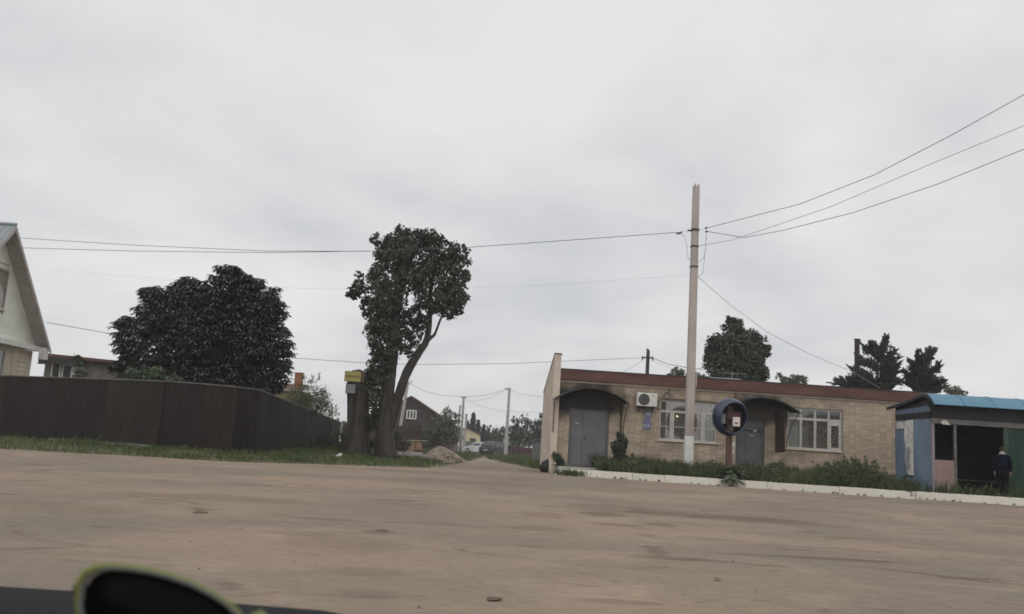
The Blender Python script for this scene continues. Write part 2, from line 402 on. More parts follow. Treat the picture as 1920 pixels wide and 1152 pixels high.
def ground():
    xs = np.concatenate([[-900, -400, -200, -120, -80, -60], np.linspace(-45, 45, 181), [60, 80, 120, 200, 400, 900]])
    ys = np.concatenate([[-300, -100, -40, -20, -10], np.linspace(-4, 60, 193), [66, 74, 84, 96, 110, 130, 160, 220, 320, 600, 1200]])
    X, Y = np.meshgrid(xs, ys)
    bump = (np.sin(X * 1.3 + 0.6 * np.sin(Y * 0.7)) * np.sin(Y * 1.1 + 0.8 * np.sin(X * 0.45)) * 0.008
            + np.sin(X * 0.37 + 1.3) * np.sin(Y * 0.52) * 0.015)
    fade = (np.abs(X) < 45) & (Y > -4) & (Y < 60)
    Z = gz(X, Y) + bump * fade * smooth01(60, 45, np.abs(X) + 0 * Y)
    V = np.stack([X, Y, Z], -1).reshape(-1, 3)
    nx, ny = len(xs), len(ys)
    i = np.arange(nx * ny).reshape(ny, nx)
    Fq = np.stack([i[:-1, :-1], i[:-1, 1:], i[1:, 1:], i[1:, :-1]], -1).reshape(-1, 4)
    me = arr_mesh('ground', V, Fq, 4)
    me.polygons.foreach_set('use_smooth', [True] * len(me.polygons))
    M = bpy.data.materials.new('dusty_road'); M.use_nodes = True
    t = M.node_tree; b = t.nodes['Principled BSDF']; A, K = t.nodes.new, t.links.new
    b.inputs['Roughness'].default_value = 0.95; b.inputs['Specular IOR Level'].default_value = 0.15
    tc = A('ShaderNodeTexCoord')
    def noise(scale, detail, sx=1, sy=1, rough=0.55, rot=0.0, dist=0.0):
        mp = A('ShaderNodeMapping'); mp.inputs['Scale'].default_value = (sx, sy, 1); mp.inputs['Rotation'].default_value = (0, 0, rot)
        K(tc.outputs['Object'], mp.inputs[0])
        n = A('ShaderNodeTexNoise'); n.inputs['Scale'].default_value = scale; n.inputs['Detail'].default_value = detail
        n.inputs['Roughness'].default_value = rough; n.inputs['Distortion'].default_value = dist
        K(mp.outputs[0], n.inputs['Vector']); return n.outputs[0]
    def ramp(src, a, c, ca, cb):
        r = A('ShaderNodeValToRGB'); r.color_ramp.elements[0].position = a; r.color_ramp.elements[1].position = c
        r.color_ramp.elements[0].color = ca; r.color_ramp.elements[1].color = cb; K(src, r.inputs[0]); return r.outputs[0]
    def mixc(f, a, c):
        mi = A('ShaderNodeMix'); mi.data_type = 'RGBA'
        if isinstance(f, float): mi.inputs[0].default_value = f
        else: K(f, mi.inputs[0])
        if isinstance(a, tuple): mi.inputs[6].default_value = a
        else: K(a, mi.inputs[6])
        if isinstance(c, tuple): mi.inputs[7].default_value = c
        else: K(c, mi.inputs[7])
        return mi.outputs[2]
    base = ramp(noise(0.22, 4, 0.6, 1.0, 0.5, 0.05, 0.6), 0.40, 0.60, (0.212, 0.176, 0.140, 1), (0.278, 0.216, 0.160, 1))
    grey = ramp(noise(0.30, 5, 0.8, 1, 0.55, -0.12, 0.9), 0.50, 0.66, (0, 0, 0, 1), (0.6, 0.6, 0.6, 1))
    c1 = mixc(grey, base, (0.190, 0.164, 0.134, 1))
    # wheel-track streaks along the road, dark and damp
    streak = ramp(noise(0.85, 7, 0.7, 1.0, 0.6, -0.35, 1.6), 0.575, 0.68, (0, 0, 0, 1), (0.78, 0.78, 0.78, 1))
    c2 = mixc(streak, c1, (0.135, 0.092, 0.066, 1))
    pale = ramp(noise(0.42, 5, 0.7, 1.0, 0.56, 0.3, 1.2), 0.53, 0.70, (0, 0, 0, 1), (0.75, 0.75, 0.75, 1))
    c3 = mixc(pale, c2, (0.325, 0.256, 0.190, 1))
    fine = ramp(noise(7, 10, 0.8, 1, 0.75), 0.32, 0.68, (0.36, 0.36, 0.36, 1), (0.62, 0.62, 0.62, 1))
    ov = A('ShaderNodeMix'); ov.data_type = 'RGBA'; ov.blend_type = 'OVERLAY'; ov.inputs[0].default_value = 0.5
    K(c3, ov.inputs[6]); K(fine, ov.inputs[7])
    K(ov.outputs[2], b.inputs['Base Color'])
    # damp hollows seen in the road: (x, y, half-length, half-width)
    for px, py, rx, ry, am in ((1415, 975, 1.75, 0.75, 0.62), (1560, 1048, 0.95, 0.16, 0.62), (1180, 955, 1.5, 1.2, 0.30), (1270, 1045, 0.55, 0.22, 0.45),
                               (1000, 992, 0.5, 0.3, 0.4), (1160, 1128, 0.35, 0.12, 0.42), (630, 975, 0.55, 0.22, 0.42), (710, 998, 0.22, 0.26, 0.5),
                               (1170, 905, 3.2, 0.9, 0.30), (1700, 942, 3.2, 0.45, 0.35), (640, 1020, 0.7, 0.8, 0.25), (690, 880, 3.5, 1.2, 0.28),
                               (880, 905, 2.6, 1.2, 0.25), (1840, 1085, 0.5, 0.08, 0.45), (1440, 1060, 0.35, 0.09, 0.45), (690, 1110, 0.3, 0.3, 0.3), (1130, 965, .45, .5, .5), (1205, 962, .3, .35, .55), (1240, 985, .35, .3, .5), (1150, 985, .5, .25, .45), (1010, 965, .6, .3, .35), (1320, 1050, .6, .10, .5), (1235, 1035, .16, .35, .5), (1490, 1030, .35, .08, .5), (1640, 1052, .5, .08, .5), (1800, 1085, .3, .07, .5), (1400, 1040, .5, .09, .4), (860, 985, .9, .25, .3), (560, 1000, .5, .3, .3), (1620, 1010, .6, .12, .35), (1900, 985, .8, .3, .35), (700, 1070, .45, .25, .3), (1730, 1030, .6, .12, .3), (420, 935, 2.0, .6, .3), (1560, 960, 1.2, .3, .3), (1330, 1010, .5, .2, .25), (80, 950, 1.2, .7, .25)):
        d = fw * F_PX + rt * (px - 960) - up * (py - 576)
        q = Vector((0, 0, CZ)) + d * ((-0.03 - CZ) / d.z)
        for _ in range(4):
            q = Vector((0, 0, CZ)) + d * ((float(gz(q.x, q.y)) - CZ) / d.z)
        stain_or_shade(M, (0.118, 0.082, 0.060), (q.x, q.y, q.z), (rx, ry, 3.0), 0.55, am, 1.7)
    hb = noise(4.5, 9, 0.8, 1, 0.65)
    bp = A('ShaderNodeBump'); bp.inputs['Strength'].default_value = 0.55; bp.inputs['Distance'].default_value = 0.05
    K(hb, bp.inputs['Height']); K(bp.outputs[0], b.inputs['Normal'])
    return structure(link('ground', me, M))
ground()

def sheet(name, outer, inner, zo, zi, n=90, k=10, amp=0.03, edge=0.12):
    """a strip of ground between two lines, its outer edge sunk into the road and ragged"""
    def res(P, n):
        P = np.array(P, float); d = np.r_[0, np.cumsum(np.linalg.norm(np.diff(P, axis=0), axis=1))]
        s = np.linspace(0, d[-1], n); return np.stack([np.interp(s, d, P[:, 0]), np.interp(s, d, P[:, 1])], -1)
    A, B = res(outer, n), res(inner, n)
    t = np.linspace(0, 1, k)
    jit = edge * (np.sin(np.arange(n) * 0.9) + np.sin(np.arange(n) * 2.3 + 1)) * 0.5
    P = A[:, None] * (1 - t[None, :, None]) + B[:, None] * t[None, :, None]
    P[:, 0] += ((A - B) / (np.linalg.norm(A - B, axis=1, keepdims=True) + 1e-6)) * jit[:, None]
    zz = (zo + (zi - zo) * smooth01(0, 1, t))[None, :] + amp * np.sin(P[..., 0] * 2.1) * np.sin(P[..., 1] * 1.7 + 1) * (t[None] > 0.05)
    zz = zz + gz(P[..., 0], P[..., 1])
    zz[:, 0] = gz(P[:, 0, 0], P[:, 0, 1]) + (zo - 0.06 if zo < 0.1 else zo)
    V = np.concatenate([P, zz[..., None]], -1).reshape(-1, 3)
    i = np.arange(n * k).reshape(n, k)
    Fq = np.stack([i[:-1, :-1], i[1:, :-1], i[1:, 1:], i[:-1, 1:]], -1).reshape(-1, 4)
    me = arr_mesh(name, V, Fq, 4)
    me.polygons.foreach_set('use_smooth', [True] * len(me.polygons))
    o = structure(link(name, me, MT['verge']))
    return o, P, zz

L_OUT = [(-34, 18.2), (-20, 22.6), (-13.6, 24.4), (-11.1, 25.3), (-8.8, 25.9), (-7.6, 26.6), (-5.2, 28.9), (-3.6, 30.2), (-2.6, 32.5), (-2.25, 36), (-2.1, 41), (-1.9, 50), (-1.75, 68), (-1.6, 110)]
L_IN = [(-34, 38), (-23, 33.3), (-17.4, 31.15), (-13, 29.5), (-10.2, 28.3), (-10.1, 30), (-10.4, 36), (-10.9, 42), (-11.3, 48), (-11.9, 58), (-12.7, 70), (-13, 80), (-13.4, 110)]
vl, PL, ZL = sheet('grass_verge', L_OUT, L_IN, 0.0, 0.2, 150, 12)
R_OUT = [(2.0, 36.6), (1.85, 38.5), (1.5, 42), (0.75, 48), (-0.1, 56), (-0.9, 64), (-1.5, 72), (-1.55, 110)]
R_IN = [(8, 44), (9, 48), (10, 52), (12, 58), (14, 66), (16, 78), (18, 110)]
va, PA, ZA = sheet('alley_verge', R_OUT, R_IN, 0.0, 0.1, 80, 8)
KA, KB = Vector((2.55, 33.62)), Vector((24.0, 26.1))           # kerb line
def kerb_pt(s):
    return KA + (KB - KA) * s
K_OUT = [tuple(kerb_pt(s) + Vector((0.05, 0.16))) for s in np.linspace(0, 1, 12)]
K_IN = [(1.9 + (24 - 1.9) * s, 36.1 + 1.1 * s) for s in np.linspace(0, 1, 12)]
vr, PR, ZR = sheet('roadside_verge', K_OUT, K_IN, 0.22, 0.36, 110, 12, 0.02, 0.0)

# ------------------------------------------------------------------ kerb
kerb = bpy.data.objects.new('kerb', None); COL.objects.link(kerb); structure(kerb)
kl = (KB - KA).length; kd = (KB - KA).normalized(); kn = Vector((-kd.y, kd.x))
stone_len = 1.18
mb = MB()
mb.box((0.003, 0, -0.12), (stone_len - 0.003, 0.17, 0.25))
kme = mb.mesh('kerb_stone'); kme.materials.append(MT['kerb_white'])
kz = math.atan2(kd.y, kd.x)
s = 0.0; i = 0
while s + stone_len <= kl:
    o = bpy.data.objects.new('kerb_stone', kme); COL.objects.link(o); o.parent = kerb
    p = KA + kd * s
    g = float(gz(p.x, p.y))
    o.location = (p.x + random.uniform(-.012, .012), p.y + random.uniform(-.01, .01), g + random.uniform(-.008, .006))
    o.rotation_euler = (random.uniform(-.02, .02), random.uniform(-.008, .008), kz + random.uniform(-.008, .008))
    bv = o.modifiers.new('bevel', 'BEVEL'); bv.width = 0.007; bv.segments = 2
    s += stone_len; i += 1
# the short turned-in stone at the left end, tipped over
o = bpy.data.objects.new('kerb_stone', kme); COL.objects.link(o); o.parent = kerb
o.location = (KA.x - 0.04, KA.y + 0.08, -0.03); o.rotation_euler = (0.05, 0.06, kz + 1.9); o.scale = (0.75, 0.8, 1)
o = bpy.data.objects.new('kerb_stone', kme); COL.objects.link(o); o.parent = kerb
o.location = (KA.x - 0.62, KA.y + 0.30, -0.16); o.rotation_euler = (0.25, -0.1, kz - 0.1); o.scale = (0.5, 0.8, 1)
# concrete apron before the left door
MB().box((0, 0, 0), (2.0, 2.0, 0.30)).build('concrete_apron', MT['concrete_grey'], None, bevel=0.02, loc=(2.15, 34.3, 0.0))['kind'] = 'structure'

# ------------------------------------------------------------------ grass
def blades(P, Z, rows, n, hmin, hmax, wmin, wmax, lean=0.5, patch=1.0, keep=None):
    nu, kv = Z.shape
    u = rng.uniform(0, nu - 1.001, n); v = rng.uniform(rows[0], rows[1], n) * (kv - 1.001)
    i, j = u.astype(int), v.astype(int); a, c = (u - i)[:, None], (v - j)[:, None]
    Q = np.concatenate([P, Z[..., None]], -1)
    B = (Q[i, j] * (1 - a) + Q[i + 1, j] * a) * (1 - c) + (Q[i, j + 1] * (1 - a) + Q[i + 1, j + 1] * a) * c
    cl = 0.5 + 0.5 * np.sin(B[:, 0] * 1.9 + np.sin(B[:, 1] * 2.3) * 1.3) * np.sin(B[:, 1] * 1.6 + np.sin(B[:, 0] * 0.8) * 2)
    cl2 = 0.5 + 0.5 * np.sin(B[:, 0] * 5.3 + 1.2 * np.sin(B[:, 1] * 4.1)) * np.sin(B[:, 1] * 6.1 + B[:, 0])
    h = (hmin + (hmax - hmin) * rng.beta(1.6, 2.4, n)) * (1 - patch * 0.55 + patch * (0.65 * cl + 0.35 * cl2))
    ok = rng.uniform(0, 1, n) < (0.45 + 0.55 * cl)
    if keep is not None: ok &= keep(B)
    B, h = B[ok], h[ok]; n = len(B)
    az = rng.uniform(0, 2 * PI, n); wd = rng.uniform(wmin, wmax, n) * 0.5
    side = np.stack([np.cos(az), np.sin(az), 0 * az], -1) * wd[:, None]
    la = rng.uniform(0, 2 * PI, n); le = rng.uniform(0.05, lean, n) * h
    ld = np.stack([np.cos(la) * le, np.sin(la) * le, 0 * la], -1)
    upv = np.stack([0 * h, 0 * h, h], -1)
    V = np.stack([B - side - [0, 0, 0.03], B + side - [0, 0, 0.03], B + side * 0.75 + upv * 0.55 + ld * 0.3, B - side * 0.75 + upv * 0.55 + ld * 0.3, B + upv * 0.93 + ld + side * 0.15, B + upv * 0.93 + ld - side * 0.15], 1).reshape(-1, 3)
    k = np.arange(n)[:, None] * 6
    Fq = np.concatenate([k + [0, 1, 2, 3], k + [3, 2, 4, 5]], 0)
    return V, Fq

V, Fq = blades(PL, ZL, (0.0, 1.0), 70000, 0.06, 0.24, 0.015, 0.035, 0.6, 0.9)
stuff(tag(link('grass', arr_mesh('grass', V, Fq, 4), MT['grass']), 'short green grass along the foot of the brown fence', 'grass'))
V, Fq = blades(PA, ZA, (0.0, 0.7), 22000, 0.10, 0.45, 0.02, 0.05, 0.6, 0.9)
stuff(tag(link('grass', arr_mesh('grass', V, Fq, 4), MT['grass']), 'rough grass on the right side of the dirt alley', 'grass'))
def kp(B):
    doorway = (B[:, 0] < 3.6) & (B[:, 1] > 33.0)
    thin = (B[:, 0] > 15.3) & (rng.uniform(0, 1, len(B)) < 0.75)
    shel = (B[:, 0] > 14.1) & (B[:, 1] > 30.05) & (B[:, 1] < 33.5)
    return ~doorway & ~shel & ~thin
V, Fq = blades(PR, ZR, (0.03, 1.0), 90000, 0.12, 0.60, 0.012, 0.035, 1.0, 1.0, kp)
stuff(tag(link('weeds', arr_mesh('weeds', V, Fq, 4), MT['weed']), 'tall dark weeds between the white kerb and the brick shop', 'weeds'))

# ------------------------------------------------------------------ foliage
def leaf_quads(C, size, droop=0.3, aspect=0.55, outward=None, jitter=0.5):
    """one bent leaf (two quads sharing the midrib) per centre"""
    n = len(C)
    d = rng.normal(0, 1, (n, 3)); d[:, 2] -= droop
    if outward is not None: d = d * jitter + outward
    d /= np.linalg.norm(d, axis=1, keepdims=True) + 1e-9
    r = rng.normal(0, 1, (n, 3)); sd = np.cross(d, r); sd /= np.linalg.norm(sd, axis=1, keepdims=True) + 1e-9
    nm = np.cross(d, sd)
    Ls = (size * rng.uniform(0.6, 1.35, n))[:, None]; Ws = Ls * aspect * 0.5
    b = C - d * Ls * 0.5; tpt = C + d * Ls * 0.5
    l = C + sd * Ws + nm * Ws * 0.35; rr = C - sd * Ws + nm * Ws * 0.35
    V = np.stack([b, l, tpt, rr], 1).reshape(-1, 3)
    k = np.arange(n)[:, None] * 4
    Fq = np.concatenate([k + [0, 1, 2], k + [0, 2, 3]], 0)
    return V, Fq

def blob_points(blobs, per_m3, sub=0.36, shell=0.55, seed_n=26, fill=0.35, leaf=0.2):
    """points in uneven clumps: each blob (x,y,z,rx,ry,rz) is broken into smaller clumps over its surface and inside"""
    out = []; outw = []
    for (x, y, z, rx, ry, rz) in blobs:
        R = np.array([rx, ry, rz]); c = np.array([x, y, z])
        ns = max(6, int(seed_n * (rx * ry * rz) ** (1 / 3)))
        d = rng.normal(0, 1, (ns, 3)); d /= np.linalg.norm(d, axis=1, keepdims=True)
        rad = rng.uniform(shell, 1.0, (ns, 1)) ** 0.7
        cc = c + d * rad * R * (1 - sub * 0.6)
        rr = (rx * ry * rz) ** (1 / 3) * sub * rng.uniform(0.55, 1.25, ns)
        for q, s in zip(cc, rr):
            m = int(per_m3 * 9.0 * s ** 2 / leaf ** 2) + 5
            e = rng.normal(0, 1, (m, 3)); e /= np.linalg.norm(e, axis=1, keepdims=True)
            p = q + e * s * rng.uniform(0.25, 1.05, (m, 1)) ** 0.6
            out.append(p); outw.append((p - c) / R)
        m = int(per_m3 * fill * 16.0 * (rx * ry * rz) ** (2 / 3) / leaf ** 2)
        e = rng.normal(0, 1, (m, 3)); e /= np.linalg.norm(e, axis=1, keepdims=True)
        p = c + e * R * 0.86 * rng.uniform(0, 1, (m, 1)) ** 0.45
        out.append(p); outw.append(e)
    return np.concatenate(out), np.concatenate(outw)

def crown(parent, blobs, mt, leaf, per_m3, droop=0.3, aspect=0.55, sub=0.36, fill=0.35, seed_n=26, name='crown', base=None):
    C, O = blob_points(blobs, per_m3, sub, 0.55, seed_n, fill, leaf)
    if base is not None: C = C - np.array(base)
    V, Fq = leaf_quads(C, leaf, droop, aspect)
    return link(name, arr_mesh(name, V, Fq, 3), mt, parent)

def branchy(mb, p0, p1, r0, r1, bend=0.15, n=7, kink=0.04):
    p0, p1 = Vector(p0), Vector(p1); d = p1 - p0
    off = Vector((random.uniform(-1, 1), random.uniform(-1, 1), random.uniform(-.3, .6))) * d.length * bend
    pts = [p0 + d * t + off * math.sin(PI * t) + Vector((random.uniform(-1, 1), random.uniform(-1, 1), 0)) * kink * d.length * (0 < t < 1) for t in np.linspace(0, 1, n)]
    mb.tube(pts, [r0 + (r1 - r0) * t for t in np.linspace(0, 1, n)], 8)
    return pts

def trunk_mesh(parent, base, limbs, mt, name='trunk'):
    mb = MB(); bz = Vector(base)
    for (a, b, ra, rb) in limbs:
        branchy(mb, Vector(a) - bz, Vector(b) - bz, ra, rb, 0.06)
    return mb.build(name, mt, parent, smooth=True)

def W3(px, py, Y): return tuple(at(px, py, Y))
def px2m(Y): return Y / F_PX
def blob(px, py, Y, rpx, rpy, dy=0.0, ry=None):
    p = at(px, py, Y); k = px2m(Y)
    return (p.x, p.y + dy, p.z, rpx * k, (ry if ry else rpx * k), rpy * k)

# --- tall tree with two leaning stems
Yt = 41.0
base = at(722, 850, Yt); base.z = 0.15
tree = thing('tall_tree', 'tall dark tree with a dense leafy stem and second bare leaning trunk beside the stump', 'tree', base)
B = [blob(745, 470, Yt, 42, 40), blob(800, 470, Yt, 40, 34, 0.4), blob(722, 520, Yt, 36, 48), blob(775, 520, Yt, 40, 40, -0.3), blob(845, 490, Yt, 30, 26, 0.3),
     blob(850, 545, Yt, 32, 34, 0.2), blob(735, 590, Yt, 40, 46), blob(700, 590, Yt, 22, 34, 0.3), blob(722, 640, Yt, 34, 40), blob(778, 600, Yt, 22, 34, 0.2), blob(716, 690, Yt, 27, 40),
     blob(712, 740, Yt, 24, 40), blob(760, 640, Yt, 20, 26), blob(680, 540, Yt, 18, 20, -0.3), blob(664, 550, Yt, 11, 13), blob(752, 435, Yt, 17, 16), blob(705, 448, Yt, 17, 12),
     blob(868, 470, Yt, 16, 12), blob(820, 575, Yt, 20, 18), blob(815, 445, Yt, 20, 14), blob(704, 665, Yt, 14, 25), blob(696, 715, Yt, 11, 22), blob(872, 520, Yt, 14, 18), blob(770, 668, Yt, 14, 14),
     blob(706, 790, Yt, 16, 30), blob(672, 515, Yt, 9, 8), blob(655, 553, Yt, 6, 8), blob(786, 440, Yt, 14, 12), blob(850, 580, Yt, 24, 12)]
B += [blob(792, 612, Yt, 20, 26, -.2), blob(812, 568, Yt, 26, 24, -.3), blob(780, 640, Yt, 13, 20, -.2), blob(862, 560, Yt, 22, 24), blob(868, 500, Yt, 20, 30), blob(800, 520, Yt, 30, 40, -.4), blob(840, 590, Yt, 22, 12), blob(670, 545, Yt, 20, 18), blob(690, 570, Yt, 18, 24), blob(760, 480, Yt, 34, 34, -0.9), blob(726, 560, Yt, 36, 50, -0.6), blob(712, 620, Yt, 28, 40, -0.5), blob(700, 700, Yt, 14, 46, -0.3), blob(697, 770, Yt, 11, 36, -0.3), blob(705, 735, Yt, 18, 44, -0.45),
      blob(830, 515, Yt, 34, 40), blob(838, 470, Yt, 28, 22), blob(790, 560, Yt, 22, 26), blob(742, 650, Yt, 22, 34, -0.45), blob(838, 560, Yt, 34, 26, .2), blob(800, 450, Yt, 26, 18), blob(765, 445, Yt, 22, 16), blob(726, 470, Yt, 28, 30)]
crown(tree, B, MT['leaf'], 0.18, 1.25, 0.35, 0.6, 0.36, 0.35, 26, base=base)
mb = MB()
def stem(pts, rads):
    """a smooth tapered stem through survey points"""
    P = [at(x, y, Yt) - base for x, y in pts]; q = []; rr = []
    for i in range(len(P) - 1):
        p0, p1, p2, p3 = P[max(i - 1, 0)], P[i], P[i + 1], P[min(i + 2, len(P) - 1)]
        for k in range(5):
            t = k / 5
            q.append(0.5 * ((2 * p1) + (p2 - p0) * t + (2 * p0 - 5 * p1 + 4 * p2 - p3) * t * t + (3 * p1 - p0 - 3 * p2 + p3) * t ** 3))
            rr.append((rads[i] * (1 - t) + rads[i + 1] * t) * random.uniform(.95, 1.06))
    q.append(P[-1]); rr.append(rads[-1])
    mb.tube(q, rr, 12)
stem([(723, 858), (722, 835), (723, 790), (726, 740), (732, 690), (738, 630), (744, 560), (750, 500), (752, 440)], [.55, .44, .38, .34, .30, .28, .2, .12, .05])
stem([(730, 800), (737, 775), (746, 748), (759, 708), (772, 682), (786, 660), (799, 640), (806, 600), (806, 560), (812, 500), (815, 455)], [.26, .24, .22, .21, .20, .19, .15, .11, .11, .07, .03])
stem([(799, 642), (808, 633), (815, 627), (824, 604), (832, 584), (842, 550), (852, 518)], [.10, .085, .065, .05, .045, .04, .02])
stem([(806, 560), (828, 528), (850, 490)], [.08, .05, .02]); stem([(738, 620), (718, 570), (700, 520)], [.15, .09, .04]); stem([(712, 556), (690, 548), (660, 552)], [.06, .04, .02])
stem([(745, 570), (760, 520), (776, 478)], [.15, .09, .04]); stem([(852, 520), (868, 495), (882, 470)], [.03, .02, .012]); stem([(848, 530), (864, 532), (878, 542)], [.03, .02, .012]); stem([(728, 715), (708, 650), (692, 600)], [.12, .07, .03])
mb.build('trunk', MT['bark'], tree, smooth=True)

# --- tall stump with yellow sign
sb = at(664, 848, Yt); sb.z = 0.1
st = thing('tree_stump', 'tall dark stump of a felled tree standing left of the two-stemmed tree', 'stump', sb)
mb = MB()
prof = [(0.0, 0.66), (0.35, 0.57), (0.8, 0.52), (1.5, 0.49), (2.2, 0.47), (2.9, 0.47), (3.3, 0.50), (3.62, 0.44), (3.86, 0.40)]
n = 44; vs = []; fs = []
for k, (z, r) in enumerate(prof):
    for a in range(n):
        th = 2 * PI * a / n
        rr = r * (1 + 0.07 * math.sin(5 * th + z) + 0.05 * math.sin(9 * th - z * 1.3) + 0.03 * math.sin(19 * th + z * 2.1) + (0.22 * max(0, math.sin(3.0 * th)) if z < 0.5 else 0))
        vs.append((rr * math.cos(th) + 0.05 * math.sin(z * 1.4), rr * math.sin(th), z + (0.06 * math.sin(3 * th) if k == len(prof) - 1 else 0)))
for k in range(len(prof) - 1):
    for a in range(n):
        fs.append((k * n + a, k * n + (a + 1) % n, (k + 1) * n + (a + 1) % n, (k + 1) * n + a))
fs.append(tuple((len(prof) - 1) * n + a for a in range(n)))
mb.add(vs, fs).build('trunk', MT['stump'], st, smooth=True)
p = at(661, 706, Yt - 0.55)
sg = thing('yellow_sign', 'yellow box sign with dark lettering fixed at the top of the stump', 'sign', p)
MB().box((-0.37, 0, -0.235), (0.37, 0.16, 0.235)).build('panel', MT['yellow_sign'], sg, bevel=0.01)
MB().box((0.374, 0.02, -0.235), (0.54, 0.4, 0.235)).build('side_panel', MT['sign_side'], sg)
x = -0.30
for wi, word in enumerate(((0.5, .7, .6, .9, .5, .6, .7, .5, .6), (.7, .9, .8))):           # unreadable lettering: one long word, one short
    for h in word:
        if int(h * 10) % 2:
            q = [(x, -.045), (x + .017, -.045), (x + .017, -.005), (x + .038, -.005), (x + .038, .012), (x + .017, .012), (x + .017, -.045 + .1 * h), (x, -.045 + .1 * h)]
        else:
            q = [(x, -.045), (x + .043, -.045), (x + .043, -.045 + .09 * h), (x + .026, -.045 + .09 * h), (x + .026, -.026), (x + .017, -.026), (x + .017, -.045 + .1 * h), (x, -.045 + .1 * h)]
        MB().prism([(a_, -.006, b_ * 1.5 + .01) for a_, b_ in q], (0, .004, 0)).build('letter', MT['sign_text'], sg)
        x += 0.049
    x += 0.04
p = at(657, 729, Yt - 0.53)
nb = thing('notice_board', 'pale grey notice sheet nailed to the stump below the yellow sign', 'notice', p)
MB().box((-0.22, 0, -0.20), (0.22, 0.03, 0.20)).build('sheet', MT['notice'], nb)
MB().box((-0.24, 0.004, -0.22), (0.24, 0.05, -0.20)).build('batten', MT['wood_dark'], nb)
MB().box((-0.24, 0.004, 0.20), (0.24, 0.05, 0.22)).build('batten', MT['wood_dark'], nb)

# --- round chestnut behind the fence
Yc = 38.0
base = at(400, 800, Yc); base.z = 0.1
ch = thing('chestnut_tree', 'big round dark chestnut tree behind the brown fence', 'tree', base)
B = [blob(385, 640, Yc, 135, 95), blob(380, 600, Yc, 110, 70, .2), blob(340, 570, Yc, 60, 36, -.2), blob(480, 560, Yc, 50, 36, .1), blob(420, 720, Yc, 110, 36, -.6), blob(330, 715, Yc, 90, 30, -.4), blob(470, 660, Yc, 70, 60, -.5), blob(430, 545, Yc, 62, 40, 0.3), blob(300, 585, Yc, 62, 42, 0.2), blob(490, 590, Yc, 55, 45), blob(250, 640, Yc, 36, 40), blob(520, 650, Yc, 32, 50),
     blob(430, 508, Yc, 26, 14), blob(290, 548, Yc, 30, 13), blob(360, 540, Yc, 40, 22), blob(235, 605, Yc, 20, 22), blob(470, 530, Yc, 30, 18), blob(530, 700, Yc, 26, 30, -0.5), blob(240, 690, Yc, 34, 22),
     blob(420, 700, Yc, 90, 45), blob(320, 690, Yc, 70, 40), blob(500, 720, Yc, 44, 30, -0.8)]
C, O = blob_points(B, 1.1, 0.30, 0.55, 40, 1.0, 0.60)
C = C - np.array(base)
C = C[rng.uniform(0, 1, len(C)) < 0.95]
m = 6
ang = (np.arange(m) / m * 2 * PI)[None] + rng.uniform(0, 2 * PI, (len(C), 1))
Ls = rng.uniform(0.20, 0.36, (len(C), 1, 1))
dr = np.stack([np.cos(ang), np.sin(ang), -rng.uniform(0.25, 0.8, ang.shape)], -1)
dr /= np.linalg.norm(dr, axis=2, keepdims=True)
sdv = np.stack([-np.sin(ang), np.cos(ang), 0 * ang], -1)
c0 = C[:, None, :]
tip = c0 + dr * Ls; midp = c0 + dr * Ls * 0.62 + np.array([0, 0, 0.03])
V = np.stack([np.broadcast_to(c0, tip.shape), midp + sdv * Ls * 0.17, tip, midp - sdv * Ls * 0.17], 2).reshape(-1, 3)
k = np.arange(len(C) * m)[:, None] * 4
link('crown', arr_mesh('crown', V, k + np.array([[0, 1, 2, 3]]), 4), MT['leaf_chestnut'], ch)
Tc = lambda a, b, ra, rb: (at(*a, Yc), at(*b, Yc), ra, rb)
trunk_mesh(ch, base, [Tc((400, 810), (398, 700), 0.32, 0.26), Tc((398, 702), (420, 560), 0.22, 0.08), Tc((398, 705), (300, 600), 0.18, 0.06), Tc((398, 705), (490, 600), 0.18, 0.06), Tc((398, 705), (250, 660), 0.14, 0.05), Tc((398, 705), (520, 680), 0.14, 0.05)], MT['bark'])

def simple_tree(label, name, cat, blobs, mt, leaf, dens, base_px, Y, trunk_r=0.12, droop=0.2, aspect=0.5, sub=0.36, fill=0.35, group=None, base_z=0.0, seed_n=22, cov=0.8):
    base = at(base_px[0], base_px[1], Y); base.z = base_z
    t = thing(name, label, cat, base, 0, group)
    crown(t, blobs, mt, leaf, cov, droop, aspect, sub, fill, seed_n, base=base)
    limbs = []
    b0 = blobs[0]
    limbs.append((base, Vector((b0[0], b0[1], b0[2])), trunk_r, trunk_r * 0.5))
    for bb in blobs[1:9]:
        s = base.lerp(Vector((b0[0], b0[1], b0[2])), random.uniform(0.4, 0.95))
        limbs.append((s, Vector(bb[:3]), trunk_r * 0.4, trunk_r * 0.12))
    trunk_mesh(t, base, limbs, MT['bark'])
    return t

# shrubs beyond the side fence, right of the chestnut
simple_tree('pale green upright shrub behind the sloping end of the brown fence', 'garden_shrub', 'shrub',
            [blob(585, 748, 48, 40, 30), blob(545, 762, 48, 30, 20), blob(575, 765, 48, 40, 26), blob(600, 755, 48, 24, 26), blob(560, 740, 48, 26, 24), blob(585, 715, 48, 9, 22), blob(607, 735, 48, 7, 26), blob(570, 715, 48, 8, 20), blob(600, 765, 48, 30, 25), blob(598, 705, 48, 3, 12)],
            MT['leaf_pale'], 0.13, 220, (585, 820), 48, 0.05, 0.0, 0.35, cov=.6)
simple_tree('thin grey green saplings beyond the low end of the brown fence', 'garden_shrub', 'shrub',
            [blob(622, 775, 56, 14, 22), blob(612, 762, 56, 5, 18), blob(622, 760, 56, 4, 18), blob(633, 780, 56, 7, 16), blob(630, 768, 56, 3, 14)],
            MT['leaf_olive'], 0.13, 260, (622, 830), 56, 0.04, -0.5, 0.3, cov=.55)
